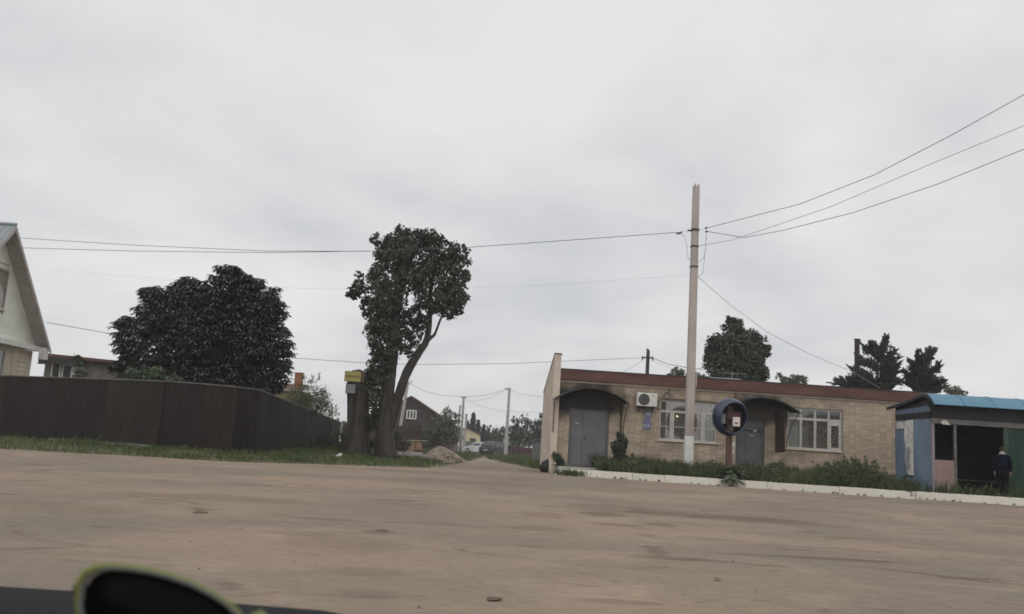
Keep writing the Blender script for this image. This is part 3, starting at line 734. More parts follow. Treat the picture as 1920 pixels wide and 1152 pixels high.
simple_tree('leafy bush in front of the chestnut, topping the brown fence', 'garden_bush', 'bush',
            [blob(270, 703, 34, 40, 16), blob(245, 700, 34, 14, 16), blob(300, 700, 34, 16, 14), blob(225, 708, 34, 16, 10), blob(330, 712, 34, 24, 10)],
            MT['leaf_mid'], 0.18, 160, (270, 800), 34, 0.05, 0.1, 0.45, base_z=0.1)
simple_tree('spindly green sapling against the low outbuilding', 'sapling', 'sapling',
            [blob(145, 690, 42, 12, 14), blob(143, 668, 42, 7, 5), blob(150, 675, 42, 5, 8), blob(138, 672, 42, 5, 4), blob(152, 702, 42, 14, 10)],
            MT['leaf_mid'], 0.18, 140, (146, 760), 42, 0.04, 0.1, 0.5)
# bushes at the foot of the tall tree
simple_tree('dark bush at the foot of the tall two-stemmed tree', 'dark_bush', 'bush',
            [blob(735, 828, 42.5, 26, 22), blob(705, 830, 42.5, 18, 18), blob(758, 835, 42.5, 14, 16), blob(690, 836, 42.5, 12, 14), blob(725, 808, 42.5, 16, 12)],
            MT['leaf'], 0.14, 260, (730, 855), 42.5, 0.04, 0.1, 0.5)
simple_tree('dark scrub between the sloping fence and the stump', 'dark_bush', 'bush',
            [blob(640, 822, 47, 18, 22), blob(610, 828, 47, 20, 16), blob(672, 818, 47, 18, 22), blob(690, 800, 47, 12, 22), blob(650, 838, 47, 22, 12)],
            MT['leaf'], 0.14, 240, (645, 850), 47, 0.04, 0.1, 0.5)

# --- trees behind the shop
Ys = 52.0
simple_tree('round dark tree rising above the middle of the shop roof', 'round_tree', 'tree',
            [blob(1378, 668, Ys, 50, 50), blob(1395, 690, Ys, 46, 34, -.4), blob(1350, 690, Ys, 34, 34, -.3), blob(1375, 615, Ys, 24, 20), blob(1405, 640, Ys, 30, 24), blob(1345, 650, Ys, 26, 28), blob(1430, 660, Ys, 18, 16), blob(1370, 601, Ys, 12, 8), blob(1440, 652, Ys, 9, 8),
             blob(1330, 680, Ys, 16, 24), blob(1425, 700, Ys, 22, 20), blob(1380, 710, Ys, 56, 20), blob(1328, 655, Ys, 10, 9)],
            MT['leaf'], 0.22, 110, (1380, 880), Ys, 0.3, 0.3, 0.6, 0.34, 0.9, base_z=0.2, cov=1.5, seed_n=30)
simple_tree('small treetop showing above the roof left of the concrete pole', 'background_tree', 'tree',
            [blob(1270, 697, 70, 16, 8), blob(1262, 706, 70, 14, 10), blob(1282, 704, 70, 12, 8), blob(1310, 706, 70, 14, 6), blob(1270, 720, 70, 22, 14)],
            MT['leaf_mid'], 0.3, 90, (1270, 880), 70, 0.15, 0.1, 0.5)
simple_tree('grey green treetop above the roof right of the round tree', 'background_tree', 'tree',
            [blob(1490, 714, 80, 28, 10), blob(1462, 708, 80, 9, 10), blob(1500, 708, 80, 12, 5), blob(1475, 716, 80, 16, 10), blob(1490, 730, 80, 30, 14)],
            MT['leaf_olive'], 0.3, 90, (1490, 880), 80, 0.15, 0.1, 0.5)
simple_tree('small olive treetop behind the blue shelter roof', 'background_tree', 'tree',
            [blob(1790, 733, 80, 20, 9), blob(1775, 730, 80, 10, 8), blob(1805, 736, 80, 10, 6), blob(1790, 750, 80, 24, 14)],
            MT['leaf_olive'], 0.3, 90, (1790, 890), 80, 0.15, 0.1, 0.5)

def spiky_tree(label, base_px, Y, boughs, core, r=0.14):
    """boughs: list of (x0,y0,x1,y1) in survey pixels; each bough carries feathery side sprays"""
    base = at(*base_px, Y); base.z = 0.1
    t = thing('spiky_tree', label, 'tree', base, 0, 'ragged trees behind the shop')
    mb = MB(); P = []; D = []
    segs = []
    for (x0, y0, x1, y1) in boughs:
        a = at(x0, y0, Y) + Vector((0, random.uniform(-.4, .4), 0)); b = at(x1, y1, Y) + Vector((0, random.uniform(-1.2, 1.2), 0))
        segs.append((a, b))
        for t0 in (.25, .42, .58, .74):
            for sg_ in (-1, 1):
                if random.random() < .2: continue
                o_ = a.lerp(b, t0 + random.uniform(-.06, .06)); d0 = (b - a); ax = Vector((random.uniform(-.5, .5), 1, random.uniform(-.3, .3))).normalized()
                d1 = Matrix.Rotation(sg_ * random.uniform(.45, .85), 3, ax) @ d0
                segs.append((o_, o_ + d1 * (random.uniform(.22, .42) * (1.15 - t0)) + Vector((0, 0, .08))))
    for (a, b) in segs:
        pts = branchy(mb, a - base, b - base, 0.06, 0.015, 0.10, 8, 0.02)
        dirv = np.array((b - a).normalized())
        ln = (b - a).length
        q = np.array([tuple(p) for p in pts])
        nn = int(ln * 105) + 6
        tt = rng.uniform(0.10, 1.0, nn) ** 0.8
        idx = tt * (len(q) - 1.001); ii = idx.astype(int); fr = (idx - ii)[:, None]
        c = q[ii] * (1 - fr) + q[ii + 1] * fr
        spread = (0.088 * np.sin(np.clip(tt * 1.05, 0, 1) * PI) ** 0.8 + 0.02)[:, None]
        off = rng.normal(0, 1, (nn, 3)) * spread * [0.55, 0.7, 0.42]
        P.append(c + off); D.append(dirv[None] * 1.4 + off / (spread + 1e-6) * 0.30)
    C = np.concatenate(P); O = np.concatenate(D); O /= np.linalg.norm(O, axis=1, keepdims=True)
    V, Fq = leaf_quads(C, 0.19, 0, 0.26, O, 0.18)
    link('crown', arr_mesh('crown', V, Fq, 3), MT['needle'], t)
    crown(t, [blob(*q[:2], Y, *q[2:]) for q in core], MT['needle'], .19, .6, 0, .3, .4, .3, 18, 'foliage', base)
    top = at(base_px[0], boughs[0][1], Y)
    branchy(mb, Vector((0, 0, 0)), top - base, r, r * 0.4, 0.03)
    mb.build('trunk', MT['bark'], t, smooth=True)
    return t
bo = []
for (x1, y1) in ((1648, 632), (1655, 630), (1637, 636), (1661, 648), (1675, 648), (1690, 670), (1683, 678), (1672, 690), (1618, 640), (1624, 642), (1600, 690), (1588, 684), (1580, 707), (1575, 706), (1553, 717), (1565, 718),
                 (1660, 662), (1640, 650), (1612, 660), (1668, 705), (1600, 715), (1590, 722), (1684, 655), (1632, 644), (1678, 666), (1570, 712), (1695, 700), (1700, 695), (1620, 720), (1650, 720), (1610, 676), (1640, 700), (1665, 700), (1680, 712), (1655, 688), (1628, 690), (1640, 672), (1660, 678), (1630, 712), (1688, 722), (1612, 704), (1670, 722)):
    f = random.uniform(0.1, 0.4); yb = min(735, max(y1 + random.uniform(15, 50), 672))
    bo.append((1645 + random.uniform(-14, 14), yb, x1, y1))
spiky_tree('ragged dark tree with upswept boughs right behind the short brown pole', (1645, 880), 48, bo, [(1640, 692, 34, 24), (1655, 662, 22, 20), (1612, 709, 32, 10), (1670, 690, 18, 16), (1628, 665, 16, 14), (1675, 712, 20, 12)])
bo = []
for (x1, y1) in ((1728, 654), (1718, 656), (1735, 655), (1747, 657), (1764, 652), (1766, 676), (1764, 672), (1750, 688), (1745, 697), (1700, 688), (1696, 684), (1710, 670), (1716, 668), (1776, 705), (1772, 718), (1780, 722), (1768, 714), (1690, 700),
                 (1738, 668), (1725, 675), (1752, 664), (1700, 712), (1760, 720), (1755, 706), (1685, 715), (1735, 715), (1715, 705), (1730, 690), (1742, 678), (1720, 700), (1745, 710), (1705, 722), (1725, 722), (1750, 724), (1712, 690), (1738, 700), (1766, 728)):
    yb = min(740, max(y1 + random.uniform(15, 45), 685))
    bo.append((1730 + random.uniform(-12, 12), yb, x1, y1))
spiky_tree('ragged dark tree with upswept boughs nearest the blue shelter roof', (1730, 885), 47, bo, [(1735, 704, 34, 22), (1730, 678, 18, 18), (1762, 716, 16, 9), (1697, 714, 26, 14), (1745, 720, 30, 12), (1712, 700, 20, 16)])

# ------------------------------------------------------------------ the brick shop
shop = thing('brick_shop', 'low yellow brick shop with red-brown fascia and two arched awnings', 'building', (1.75, 36.0, 0), math.radians(3.0))
D1 = (0.85, 2.46, 0.30, 2.63); D2 = (7.70, 8.90, 0.30, 2.62)
W1 = (4.52, 6.92, 1.58, 3.20); W2 = (9.84, 12.14, 1.56, 3.23)
HOLES = [D1, D2, W1, W2]
UE = 15.6
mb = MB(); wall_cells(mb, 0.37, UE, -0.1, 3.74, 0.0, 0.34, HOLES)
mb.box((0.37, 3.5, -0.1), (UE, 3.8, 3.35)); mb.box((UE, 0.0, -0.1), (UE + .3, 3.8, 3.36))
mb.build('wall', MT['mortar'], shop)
MB().prism([(0.10, -0.22, -0.1), (0.10, -0.22, 4.75), (0.10, 3.8, 3.40), (0.10, 3.8, -0.1)], (0.27, 0, 0)).build('side_wall', MT['plaster'], shop)
MB().prism([(0.08, -0.24, 4.755), (0.08, -0.24, 4.80), (0.08, 3.82, 3.45), (0.08, 3.82, 3.405)], (0.31, 0, 0)).build('coping', MT['fascia'], shop)
MB().prism([(0.37, -0.16, 4.15), (0.37, -0.16, 4.19), (0.37, 3.8, 3.66), (0.37, 3.8, 3.52), (0.37, 0.4, 3.76)], (UE, 0, 0)).build('roof', MT['roofing'], shop)
# red-brown fascia boards, one beside the other, and the pale lip under them
u = 0.372; fb = None
while u < UE:
    L_ = 2.95
    MB().box((u + 0.004, -0.20, 3.745), (min(u + L_, UE + .3) - 0.004, -0.165 + random.uniform(0, .006), 4.17)).build('fascia_board', MT['fascia'], shop)
    u += L_
MB().box((0.372, -0.225, 4.172), (UE + .3, -0.10, 4.20)).build('roof_edge', MT['dark_metal'], shop)
MB().box((0.372, -0.06, 3.66), (UE, -0.003, 3.738)).build('cornice', MT['plaster'], shop)
MB().box((6.55, -0.22, 4.205), (7.75, -0.16, 4.232)).build('roof_flashing', MT['pale_print'], shop)
# bricks: stack bond, every course real; the clear stretch right of the windows brick by brick
PU, PZ, BD = 0.262, 0.0775, 0.007
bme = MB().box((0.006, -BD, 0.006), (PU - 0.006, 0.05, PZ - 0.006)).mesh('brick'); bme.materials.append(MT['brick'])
mass = MB(); nind = 0
zc = 0.30
while zc + PZ < 3.66:
    blocked = sorted((h[0] - 0.01, h[1] + 0.01) for h in HOLES if h[2] < zc + PZ - 0.01 and h[3] > zc + 0.01)
    u = 0.376
    while u < UE - 0.02:
        a, b = u + 0.006, min(u + PU - 0.006, UE)
        segs = [(a, b)]
        for (h0, h1) in blocked:
            segs = [q for s_ in segs for q in ((s_[0], min(s_[1], h0)), (max(s_[0], h1), s_[1])) if q[1] - q[0] > 0.03]
        for (q0, q1) in segs:
            if 12.2 < u and u + PU < 14.45 and zc > 0.95 and q1 - q0 > PU - 0.02 and nind < 292:
                o = bpy.data.objects.new('brick', bme); COL.objects.link(o); o.parent = shop
                o.location = (u, random.uniform(-.002, .001), zc); nind += 1
            else:
                y = -BD + random.uniform(-.002, .001)
                mass.add([(q0, y, zc + .006), (q1, y, zc + .006), (q1, y, zc + PZ - .006), (q0, y, zc + PZ - .006), (q0, 0.02, zc + .006), (q1, 0.02, zc + .006), (q1, 0.02, zc + PZ - .006), (q0, 0.02, zc + PZ - .006)],
                         [(0, 1, 2, 3), (1, 0, 4, 5), (2, 1, 5, 6), (3, 2, 6, 7), (0, 3, 7, 4)])
        u += PU
    zc += PZ
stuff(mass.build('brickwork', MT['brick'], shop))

def window(hole, name='window'):
    u0, u1, z0, z1 = hole
    fr = 0.07
    mb = MB()
    mb.box((u0, 0.06, z0), (u0 + fr, 0.14, z1)).box((u1 - fr, 0.06, z0), (u1, 0.14, z1)).box((u0 + fr, 0.06, z1 - fr), (u1 - fr, 0.14, z1)).box((u0 + fr, 0.06, z0), (u1 - fr, 0.14, z0 + fr))
    wn = mb.build(name, MT['white_frame'], shop)
    return wn
def fan_grille(wn, x0, x1, z0, z1, y, corner, mt, n=5, name='grille'):
    """sun-ray bars from a lower corner with two arcs"""
    mb = MB(); cx = x0 if corner < 0 else x1
    R = math.hypot(x1 - x0, z1 - z0)
    def clip(a, r):
        dx, dz = math.cos(a) * (1 if corner < 0 else -1), math.sin(a)
        t = r
        if abs(dx) > 1e-6: t = min(t, (x1 - x0) / abs(dx))
        if dz > 1e-6: t = min(t, (z1 - z0) / dz)
        return (cx + dx * t, z0 + dz * t)
    for i in range(n + 1):
        a = PI / 2 * i / n
        e_ = clip(a, R); mb.tube([(cx, y, z0), (e_[0], y, e_[1])], 0.012, 5)
    for rr in (0.35, 0.62, 0.9):
        pts = []
        for k in range(13):
            a = PI / 2 * k / 12
            e_ = clip(a, R * rr * 0.8); pts.append((e_[0], y, e_[1]))
        mb.tube(pts, 0.010, 5)
    return mb.build(name, mt, wn)

# window 1
wn = window(W1)
u0, u1, z0, z1 = W1
zt = 2.70                                         # transom rail
MB().box((u0 + .07, 0.065, zt), (u1 - .07, 0.145, zt + 0.09)).build('transom', MT['white_frame'], wn)
xs1 = [u0 + .07, 5.02, 5.72, 6.36, u1 - .07]
for x in (5.02, 5.72, 6.36):
    MB().box((x - .028, 0.075, zt + .09), (x + .028, 0.125, z1 - .07)).build('mullion', MT['white_frame'], wn)
for x, hw in ((5.06, .09), (5.72, .10), (6.34, .09)):
    MB().box((x - hw, 0.055, z0 + .07), (x + hw, 0.135, zt)).build('mullion', MT['white_frame'], wn)
cols = [(u0 + .07, 4.97), (5.15, 5.62), (5.82, 6.25), (6.43, u1 - .07)]
for (a, b) in cols:
    MB().box((a, 0.085, 2.12), (b, 0.115, 2.155)).build('glazing_bar', MT['white_frame'], wn)
    MB().box((a, 0.098, z0 + .07), (b, 0.102, 2.12)).build('pane', MT['glass'], wn)
    MB().box((a, 0.098, 2.155), (b, 0.102, zt)).build('pane', MT['glass'], wn)
tc4 = [(u0 + .07, 4.992), (5.048, 5.692), (5.748, 6.332), (6.388, u1 - .07)]
for i, (a, b) in enumerate(tc4):
    MB().box((a, 0.098, zt + .09), (b, 0.102, z1 - .07)).build('pane', MT['glass'], wn)
    mb = MB()
    for k in range(7):                             # leaf-like curved bars in the transom lights
        x = a + (b - a) * (k + .5) / 7; s_ = -1 if (k + i) % 2 else 1
        mb.tube([(x - .05 * s_, .18, zt + .08), (x, .18, zt + .22), (x + .06 * s_, .18, z1 - .05)], [0.012, 0.020, 0.008], 5)
    mb.build('grille', MT['grille_dark'] if i < 2 else MT['grille'], wn)
for i, (a, b) in enumerate(cols):
    fan_grille(wn, a - .02, b + .02, z0 + .06, 2.12, 0.16, -1 if i % 2 else 1, MT['grille'], 5)
    fan_grille(wn, a - .02, b + .02, 2.14, zt + .02, 0.16, 1 if i % 2 else -1, MT['grille'], 5)
MB().box((u0 - .07, -0.09, z0 - .055), (u1 + .07, 0.058, z0 - .005)).build('sill', MT['sill'], wn, bevel=0.008)
def curtain(wn, a, b, z0, z1, y, mt, folds=9, amp=0.03, name='curtain'):
    n = folds * 6; vs = []; fs = []
    for i in range(n + 1):
        x = a + (b - a) * i / n; yy = y + amp * math.sin(i * 2 * PI / 6) + 0.01 * math.sin(i * 1.7)
        vs += [(x, yy, z0), (x, yy, z1), (x, yy + .004, z1), (x, yy + .004, z0)]
    for i in range(n):
        k = i * 4
        fs += [(k, k + 4, k + 5, k + 1), (k + 2, k + 6, k + 7, k + 3)]
    return MB().add(vs, fs).build(name, mt, wn, smooth=True)
curtain(wn, u0 - .05, u1 + .05, z0 - .1, z1 + .1, 0.42, MT['curtain'], 16)
# window 2
wn = window(W2)
u0, u1, z0, z1 = W2
zt = 2.74
MB().box((u0 + .07, 0.065, zt), (u1 - .07, 0.145, zt + 0.10)).build('transom', MT['white_frame'], wn)
xm = [10.42, 11.02, 11.60]
for x in xm:
    MB().box((x - .05, 0.055, z0 + .07), (x + .05, 0.135, zt)).build('mullion', MT['white_frame'], wn)
    MB().box((x - .04, 0.075, zt + .10), (x + .04, 0.125, z1 - .07)).build('mullion', MT['white_frame'], wn)
c2 = [(u0 + .07, 10.37), (10.47, 10.97), (11.07, 11.55), (11.65, u1 - .07)]
for i, (a, b) in enumerate(c2):
    if i == 3:                                    # an inner pale sash in the last bay
        MB().box((a, .07, z0 + .07), (a + .05, .12, zt)).box((b - .05, .07, z0 + .07), (b, .12, zt)).box((a + .05, .07, z0 + .07), (b - .05, .12, z0 + .13)).box((a + .05, .07, zt - .16), (b - .05, .12, zt)).build('sash', MT['white_frame'], wn)
    MB().box((a, 0.126 if i == 3 else 0.098, z0 + .07), (b, 0.130 if i == 3 else 0.102, zt)).build('pane', MT['glass'], wn)
    MB().box((a, 0.098, zt + .10), (b, 0.102, z1 - .07)).build('pane', MT['glass'], wn)
MB().box((u0, 0.165, z0), (10.40, 0.175, z1)).build('blind', MT['white_sheet'], wn)
MB().prism([(10.36, .180, z1 - .02), (10.95, .180, z1 - .02), (10.60, .180, 2.78), (10.36, .180, 2.74)], (0, .01, 0)).build('blind', MT['white_sheet'], wn)
fan_grille(wn, 10.42, 11.02, z0, zt, 0.20, 1, MT['grille'], 6)
fan_grille(wn, 11.04, 11.60, z0, zt, 0.20, -1, MT['grille'], 6)
mb = MB()
for k in range(7):
    zz = z0 + .14 + k * .145
    mb.tube([(11.70, .20, zz), (11.88, .20, zz + .06), (12.10, .20, zz + .17)], 0.016, 5)
mb.tube([(11.70, .20, z0), (12.06, .20, z0 + 1.1)], 0.016, 5)
mb.build('grille', MT['grille'], wn)
curtain(wn, 10.40, 11.62, z0 - .1, zt + .06, 0.26, MT['curtain'], 8, 0.02)
MB().box((10.44, 0.30, 2.85), (u1, 0.31, z1)).build('blind', MT['curtain'], wn)
MB().box((u0 - .10, -0.09, z0 - .055), (u1 - .05, 0.058, z0 - .005)).build('sill', MT['sill'], wn, bevel=0.008)
# rooms behind the glass
MB().box((3.9, 2.4, 0.4), (7.5, 2.5, 3.7)).box((9.2, 2.4, 0.4), (12.9, 2.5, 3.7)).box((0.4, 0.35, 0.28), (15.5, 3.4, 0.3)).build('partition', MT['room'], shop)
# doors
def door(h, mt, split, name='door'):
    a, b, c, d = h
    m1 = MB().box((a, 0.10, c), (a + .06, 0.22, d)).box((b - .06, 0.10, c), (b, 0.22, d)).box((a + .06, 0.10, d - .07), (b - .06, 0.22, d))
    dr = m1.build(name, mt, shop)
    MB().box((a + .065, 0.15, c), (split - .004, 0.19, d - .075)).build('door_leaf', mt, dr, bevel=0.004)
    MB().box((split + .004, 0.145, c), (b - .065, 0.185, d - .075)).build('door_leaf', mt, dr, bevel=0.004)
    MB().tube([(split + .09, 0.145, 1.35), (split + .09, 0.09, 1.37), (split + .09, 0.09, 1.52), (split + .09, 0.145, 1.54)], 0.012, 6).build('handle', MT['dark_metal'], dr)
    return dr
d1 = door(D1, MT['door_grey'], 1.42)
MB().box((1.10, 0.143, 2.02), (1.26, 0.149, 2.06)).build('notice', MT['pale_print'], d1)
for zz in (0.75, 1.45, 2.2):
    MB().tube([(0.93, 0.145, zz), (0.93, 0.145, zz + .12)], 0.014, 6).build('hinge', MT['door_grey'], d1)
d2 = door(D2, MT['door_worn'], 8.12)
MB().box((7.80, 0.10, 2.16), (8.86, 0.145, 2.21)).build('locking_bar', MT['dark_metal'], d2)
MB().box((8.30, 0.10, 1.96), (8.48, 0.145, 2.0)).build('lock_plate', MT['pale_print'], d2)
MB().box((8.46, 0.09, 2.14), (8.58, 0.10, 2.23)).build('padlock', MT['pale_print'], d2)
# arched awnings
def awning(ua, ub, zs, zpk, depth, rail, brackets):
    """sheet bent to an arc over a doorway, standing out from the wall on side sheets"""
    n = 18; th = 0.018; vs = []; fs = []
    c = (ua + ub) / 2; hw = (ub - ua) / 2
    prof = []
    for i in range(n + 1):
        t = -1 + 2 * i / n
        prof.append((c + hw * t, zs + (zpk - zs) * (1 - abs(t) ** 2.0)))
    for (x, z) in prof:
        vs += [(x, -depth, z), (x, 0.01, z + .06), (x, 0.01, z + .06 + th), (x, -depth, z + th)]
    for i in range(n):
        k = i * 4
        fs += [(k, k + 4, k + 5, k + 1), (k + 3, k + 2, k + 6, k + 7), (k, k + 3, k + 7, k + 4)]
    fs += [(0, 1, 2, 3), (n * 4 + 3, n * 4 + 2, n * 4 + 1, n * 4)]
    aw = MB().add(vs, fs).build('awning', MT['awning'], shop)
    MB().tube([(x, -depth + .02, z - .012) for x, z in prof], 0.016, 6).build('front_hoop', MT['dark_metal'], aw)
    MB().tube([(x, -.03, z + .045) for x, z in prof], 0.014, 6).build('wall_hoop', MT['dark_metal'], aw)
    for t in (0.25, 0.5, 0.75):
        i = int(n * t); x, z = prof[i]
        MB().tube([(x, -depth + .02, z - .012), (x, -.02, z + .045)], 0.012, 6).build('purlin', MT['dark_metal'], aw)
    for (u_, za, zb, dfull) in brackets:
        MB().box((u_ - .012, -dfull, za), (u_ + .012, -0.012, zb)).build('side_sheet', MT['brown_sheet'], aw)
    for (u_, uu, za) in rail:
        pts = [(u_ + (uu - u_) * (1 - (1 - t) ** 2), -depth + .05 + (depth - .1) * t * 0.5, za + (zs - za) * (1 - t) ** 0.8) for t in np.linspace(0, 1, 8)]
        MB().tube(pts, 0.016, 6).build('strut', MT['dark_metal'], aw)
    return aw
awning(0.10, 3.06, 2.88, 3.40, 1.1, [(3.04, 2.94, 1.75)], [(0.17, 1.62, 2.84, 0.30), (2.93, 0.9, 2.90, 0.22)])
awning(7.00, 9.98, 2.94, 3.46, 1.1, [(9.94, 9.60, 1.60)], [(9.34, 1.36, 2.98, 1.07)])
# pipes and cables on the wall
MB().tube([(7.62, -0.05, 3.75), (7.62, -0.05, 3.3), (7.62, -0.05, 2.6)], 0.022, 8).build('conduit', MT['red_brown'], shop)
MB().tube([(4.35 + .3 * t, -.02, 2.82 + .03 * math.sin(t * 9)) for t in np.linspace(0, 1, 8)], 0.012, 5).tube([(3.9, -.02, 2.88), (3.92, -.02, 2.7), (3.96, -.02, 2.6)], 0.012, 5).build('cable', MT['wire'], shop)
MB().tube([(4.55, -.03, 3.25), (5.5, -.03, 3.27), (6.9, -.03, 3.24), (8.0, -.03, 3.28)], 0.014, 5).build('cable', MT['wire'], shop)
MB().lathe([(0.12, 0), (0.135, 0.014), (0.15, 0), (0.135, -0.014), (0.12, 0)], 22, Matrix.Translation((4.80, -.04, 3.37)) @ Matrix.Rotation(PI / 2, 4, 'X')).tube([(4.86, -.03, 3.50), (4.90, -.03, 3.60), (4.95, -.03, 3.66)], 0.014, 5).build('cable_coil', MT['wire'], shop, smooth=True)

def onwall(u, y, z):
    return shop.matrix_basis @ Vector((u, y, z))
RZ = math.radians(3.0)
# air conditioner
ac = thing('air_conditioner', 'white outdoor air conditioner unit on the shop wall beside the left awning', 'air conditioner', onwall(3.92, -0.03, 3.14), RZ)
MB().box((-0.41, -0.33, -0.27), (0.41, -0.05, 0.27)).build('casing', MT['ac_white'], ac, bevel=0.02)
Mx = Matrix.Translation((-0.13, -0.335, 0.0)) @ Matrix.Rotation(PI / 2, 4, 'X')
MB().lathe([(0.0, 0.004), (0.21, 0.004), (0.225, 0.012), (0.235, 0.0)], 28, Mx).build('fan_grille', MT['ac_grille'], ac)
mb = MB()
for r in (0.06, 0.11, 0.16, 0.20):
    mb.lathe([(r - .006, 0.010), (r, 0.018), (r + .006, 0.010)], 24, Mx)
for a in range(8):
    th = a * PI / 4; mb.tube([(-0.13, -0.350, 0), (-0.13 + .22 * math.cos(th), -0.350, .22 * math.sin(th))], 0.005, 4)
mb.build('fan_guard', MT['dark_metal'], ac)
MB().box((0.17, -0.334, 0.15), (0.33, -0.331, 0.17)).build('badge', MT['ac_grille'], ac)
for s_ in (-0.3, 0.3):
    MB().box((s_ - .02, -0.34, -0.31), (s_ + .02, 0.03, -0.275)).box((s_ - .02, -0.01, -0.5), (s_ + .02, 0.03, -0.311)).build('bracket', MT['dark_metal'], ac)
# two blue plaques
p1 = thing('wall_plaque', 'small pale blue plaque on the shop wall under the air conditioner', 'sign', onwall(4.05, -0.013, 2.55), RZ)
MB().box((-.13, -.02, -.085), (.13, 0, .085)).build('plate', MT['blue_sign'], p1, bevel=.004)
MB().box((-.10, -.024, 0.0), (.08, -.021, .05)).build('print', MT['pale_print'], p1)
p2 = thing('wall_plaque', 'larger blue plaque with two white marks, hung below the small plaque', 'sign', onwall(4.02, -0.013, 2.19), RZ)
MB().box((-.16, -.02, -.24), (.16, 0, .24)).build('plate', MT['blue_sign'], p2, bevel=.004)
MB().box((-.11, -.024, -.11), (-.04, -.021, -.045)).box((.02, -.024, -.11), (.09, -.021, -.045)).build('print', MT['pale_print'], p2)
# bulb glowing inside the left window
lampM = bpy.data.materials.new('lit_bulb'); lampM.use_nodes = True
lb = lampM.node_tree.nodes['Principled BSDF']; lb.inputs['Emission Color'].default_value = (1, .82, .6, 1); lb.inputs['Emission Strength'].default_value = 5
hl = thing('hanging_lamp', 'small lit bulb hanging inside the left shop window', 'lamp', onwall(5.33, 0.30, 2.58), RZ)
MB().lathe([(0.001, -.04), (.03, -.025), (.04, 0), (.03, .03), (.012, .05), (.001, .055)], 12).build('bulb', lampM, hl, smooth=True)
MB().tube([(0, 0, .05), (0.01, 0, .35), (0, 0, 1.0)], .006, 5).build('cord', MT['wire'], hl)
# faint television aerial on the roof
ta = thing('roof_aerial', 'thin television aerial of straight rods on the shop roof', 'aerial', onwall(8.3, 2.6, 4.0), RZ)
MB().tube([(0, 0, 0), (0, 0, 0.85)], .014, 6).build('mast', MT['wire_grey'], ta)
MB().tube([(-.65, 0, .72), (.65, 0, .74)], .010, 5).tube([(-.4, .0, .5), (.45, 0, .5)], .008, 5).build('rod', MT['wire_grey'], ta)

# ------------------------------------------------------------------ concrete pole
gp = at(1291, 860, 34); gp.z = 0.25
pole = thing('utility_pole', 'tall square concrete utility pole with whitewashed foot before the shop', 'utility pole', gp)
H = 11.6 - 0.25
def taper(mb, z0, z1, w0, w1, d0=None, d1=None, ch=0.25):
    d0 = d0 or w0; d1 = d1 or w1
    def ring(z, w_, d_):
        a, b, c = w_ / 2, d_ / 2, min(w_, d_) * ch * 0.5
        return [(-a + c, -b, z), (a - c, -b, z), (a, -b + c, z), (a, b - c, z), (a - c, b, z), (-a + c, b, z), (-a, b - c, z), (-a, -b + c, z)]
    mb.add(ring(z0, w0, d0) + ring(z1, w1, d1), [tuple(range(8))[::-1], tuple(range(8, 16))] + [(i, (i + 1) % 8, 8 + (i + 1) % 8, 8 + i) for i in range(8)])
    return mb
zw = at(1292, 818, 34).z - gp.z
wz = lambda z: 0.335 - (0.335 - 0.245) * z / H
taper(MB(), zw, H, wz(zw), wz(H)).build('shaft', MT['concrete'], pole)
taper(MB(), -0.4, zw - 0.003, wz(0) + .012, wz(zw) + .012).build('painted_foot', MT['whitewash'], pole)
for (py, hh) in ((432, .09), (463, .06), (501, .05)):
    zb = at(1302, py, 34).z - gp.z
    taper(MB(), zb - hh / 2, zb + hh / 2, wz(zb) + .04, wz(zb) + .04).build('band', MT['dark_metal'], pole)
zb = at(1302, 433, 34).z - gp.z
MB().box((-0.30, -0.05, zb - .035), (-0.125, 0.0, zb + .02)).build('hook', MT['dark_metal'], pole)
for x in (-.06, .07):
    MB().tube([(x, -.05, H - .02), (x, -.05, H + .10)], .018, 5).build('rebar_stub', MT['dark_metal'], pole)
zb = at(1305, 712, 34).z - gp.z
MB().box((0.17, -.10, zb - .30), (0.22, -.02, zb + .30)).build('strip_box', MT['concrete_grey'], pole)
zb = at(1294, 715, 34).z - gp.z
MB().box((-.05, -.155, zb - .01), (.08, -.14, zb + .01)).build('number_plate', MT['pale_print'], pole)

# ------------------------------------------------------------------ cables
def cable(label, pts, r=0.013, sag=0.0, mt='wire', extras=(), group=None, n=24):
    """a hanging line through survey points (px, py, Y)"""
    P = [at(*p) if len(p) == 3 and not isinstance(p, Vector) else p for p in pts]
    full = []
    for a, b in zip(P[:-1], P[1:]):
        for i in range(n):
            t = i / n; full.append(a.lerp(b, t) - Vector((0, 0, sag * 4 * t * (1 - t))))
    full.append(P[-1])
    o = full[0].copy()
    mb = MB(); mb.tube([p - o for p in full], r, 5)
    ob = mb.build('overhead_cable', MT[mt], None, smooth=True, loc=o)
    tag(ob, label, 'cable', group)
    return ob
gcab = 'overhead cables'
cable('thick overhead cable running left from the concrete pole past the tall tree', [(1272, 436, 34), (880, 464, 36), (692, 471, 37), (500, 474, 38), (250, 471, 39), (40, 465, 40), (-150, 459, 41)], 0.0125, 0.0)
cable('second overhead cable meeting the thick one left of the tall tree', [(690, 471.5, 37.3), (500, 471, 38.3), (250, 460, 39.3), (60, 448, 40.3), (-120, 436, 41.3)], 0.012, 0.0)
cable('uppermost cable climbing from the concrete pole to the top right', [(1325, 428, 34), (1500, 383, 31.5), (1640, 328, 29.5), (1780, 256, 27.5), (1925, 175, 26), (2700, -270, 19)], 0.0125, 0.0)
cable('middle cable climbing to the right, crossing the lowest one near the pole', [(1303, 462.5, 33.9), (1370, 451, 33), (1440, 428, 32), (1560, 387, 30.5), (1740, 310, 28.5), (1925, 234, 26.5), (2700, -160, 19.5)], 0.011, 0.0, 'wire_grey')
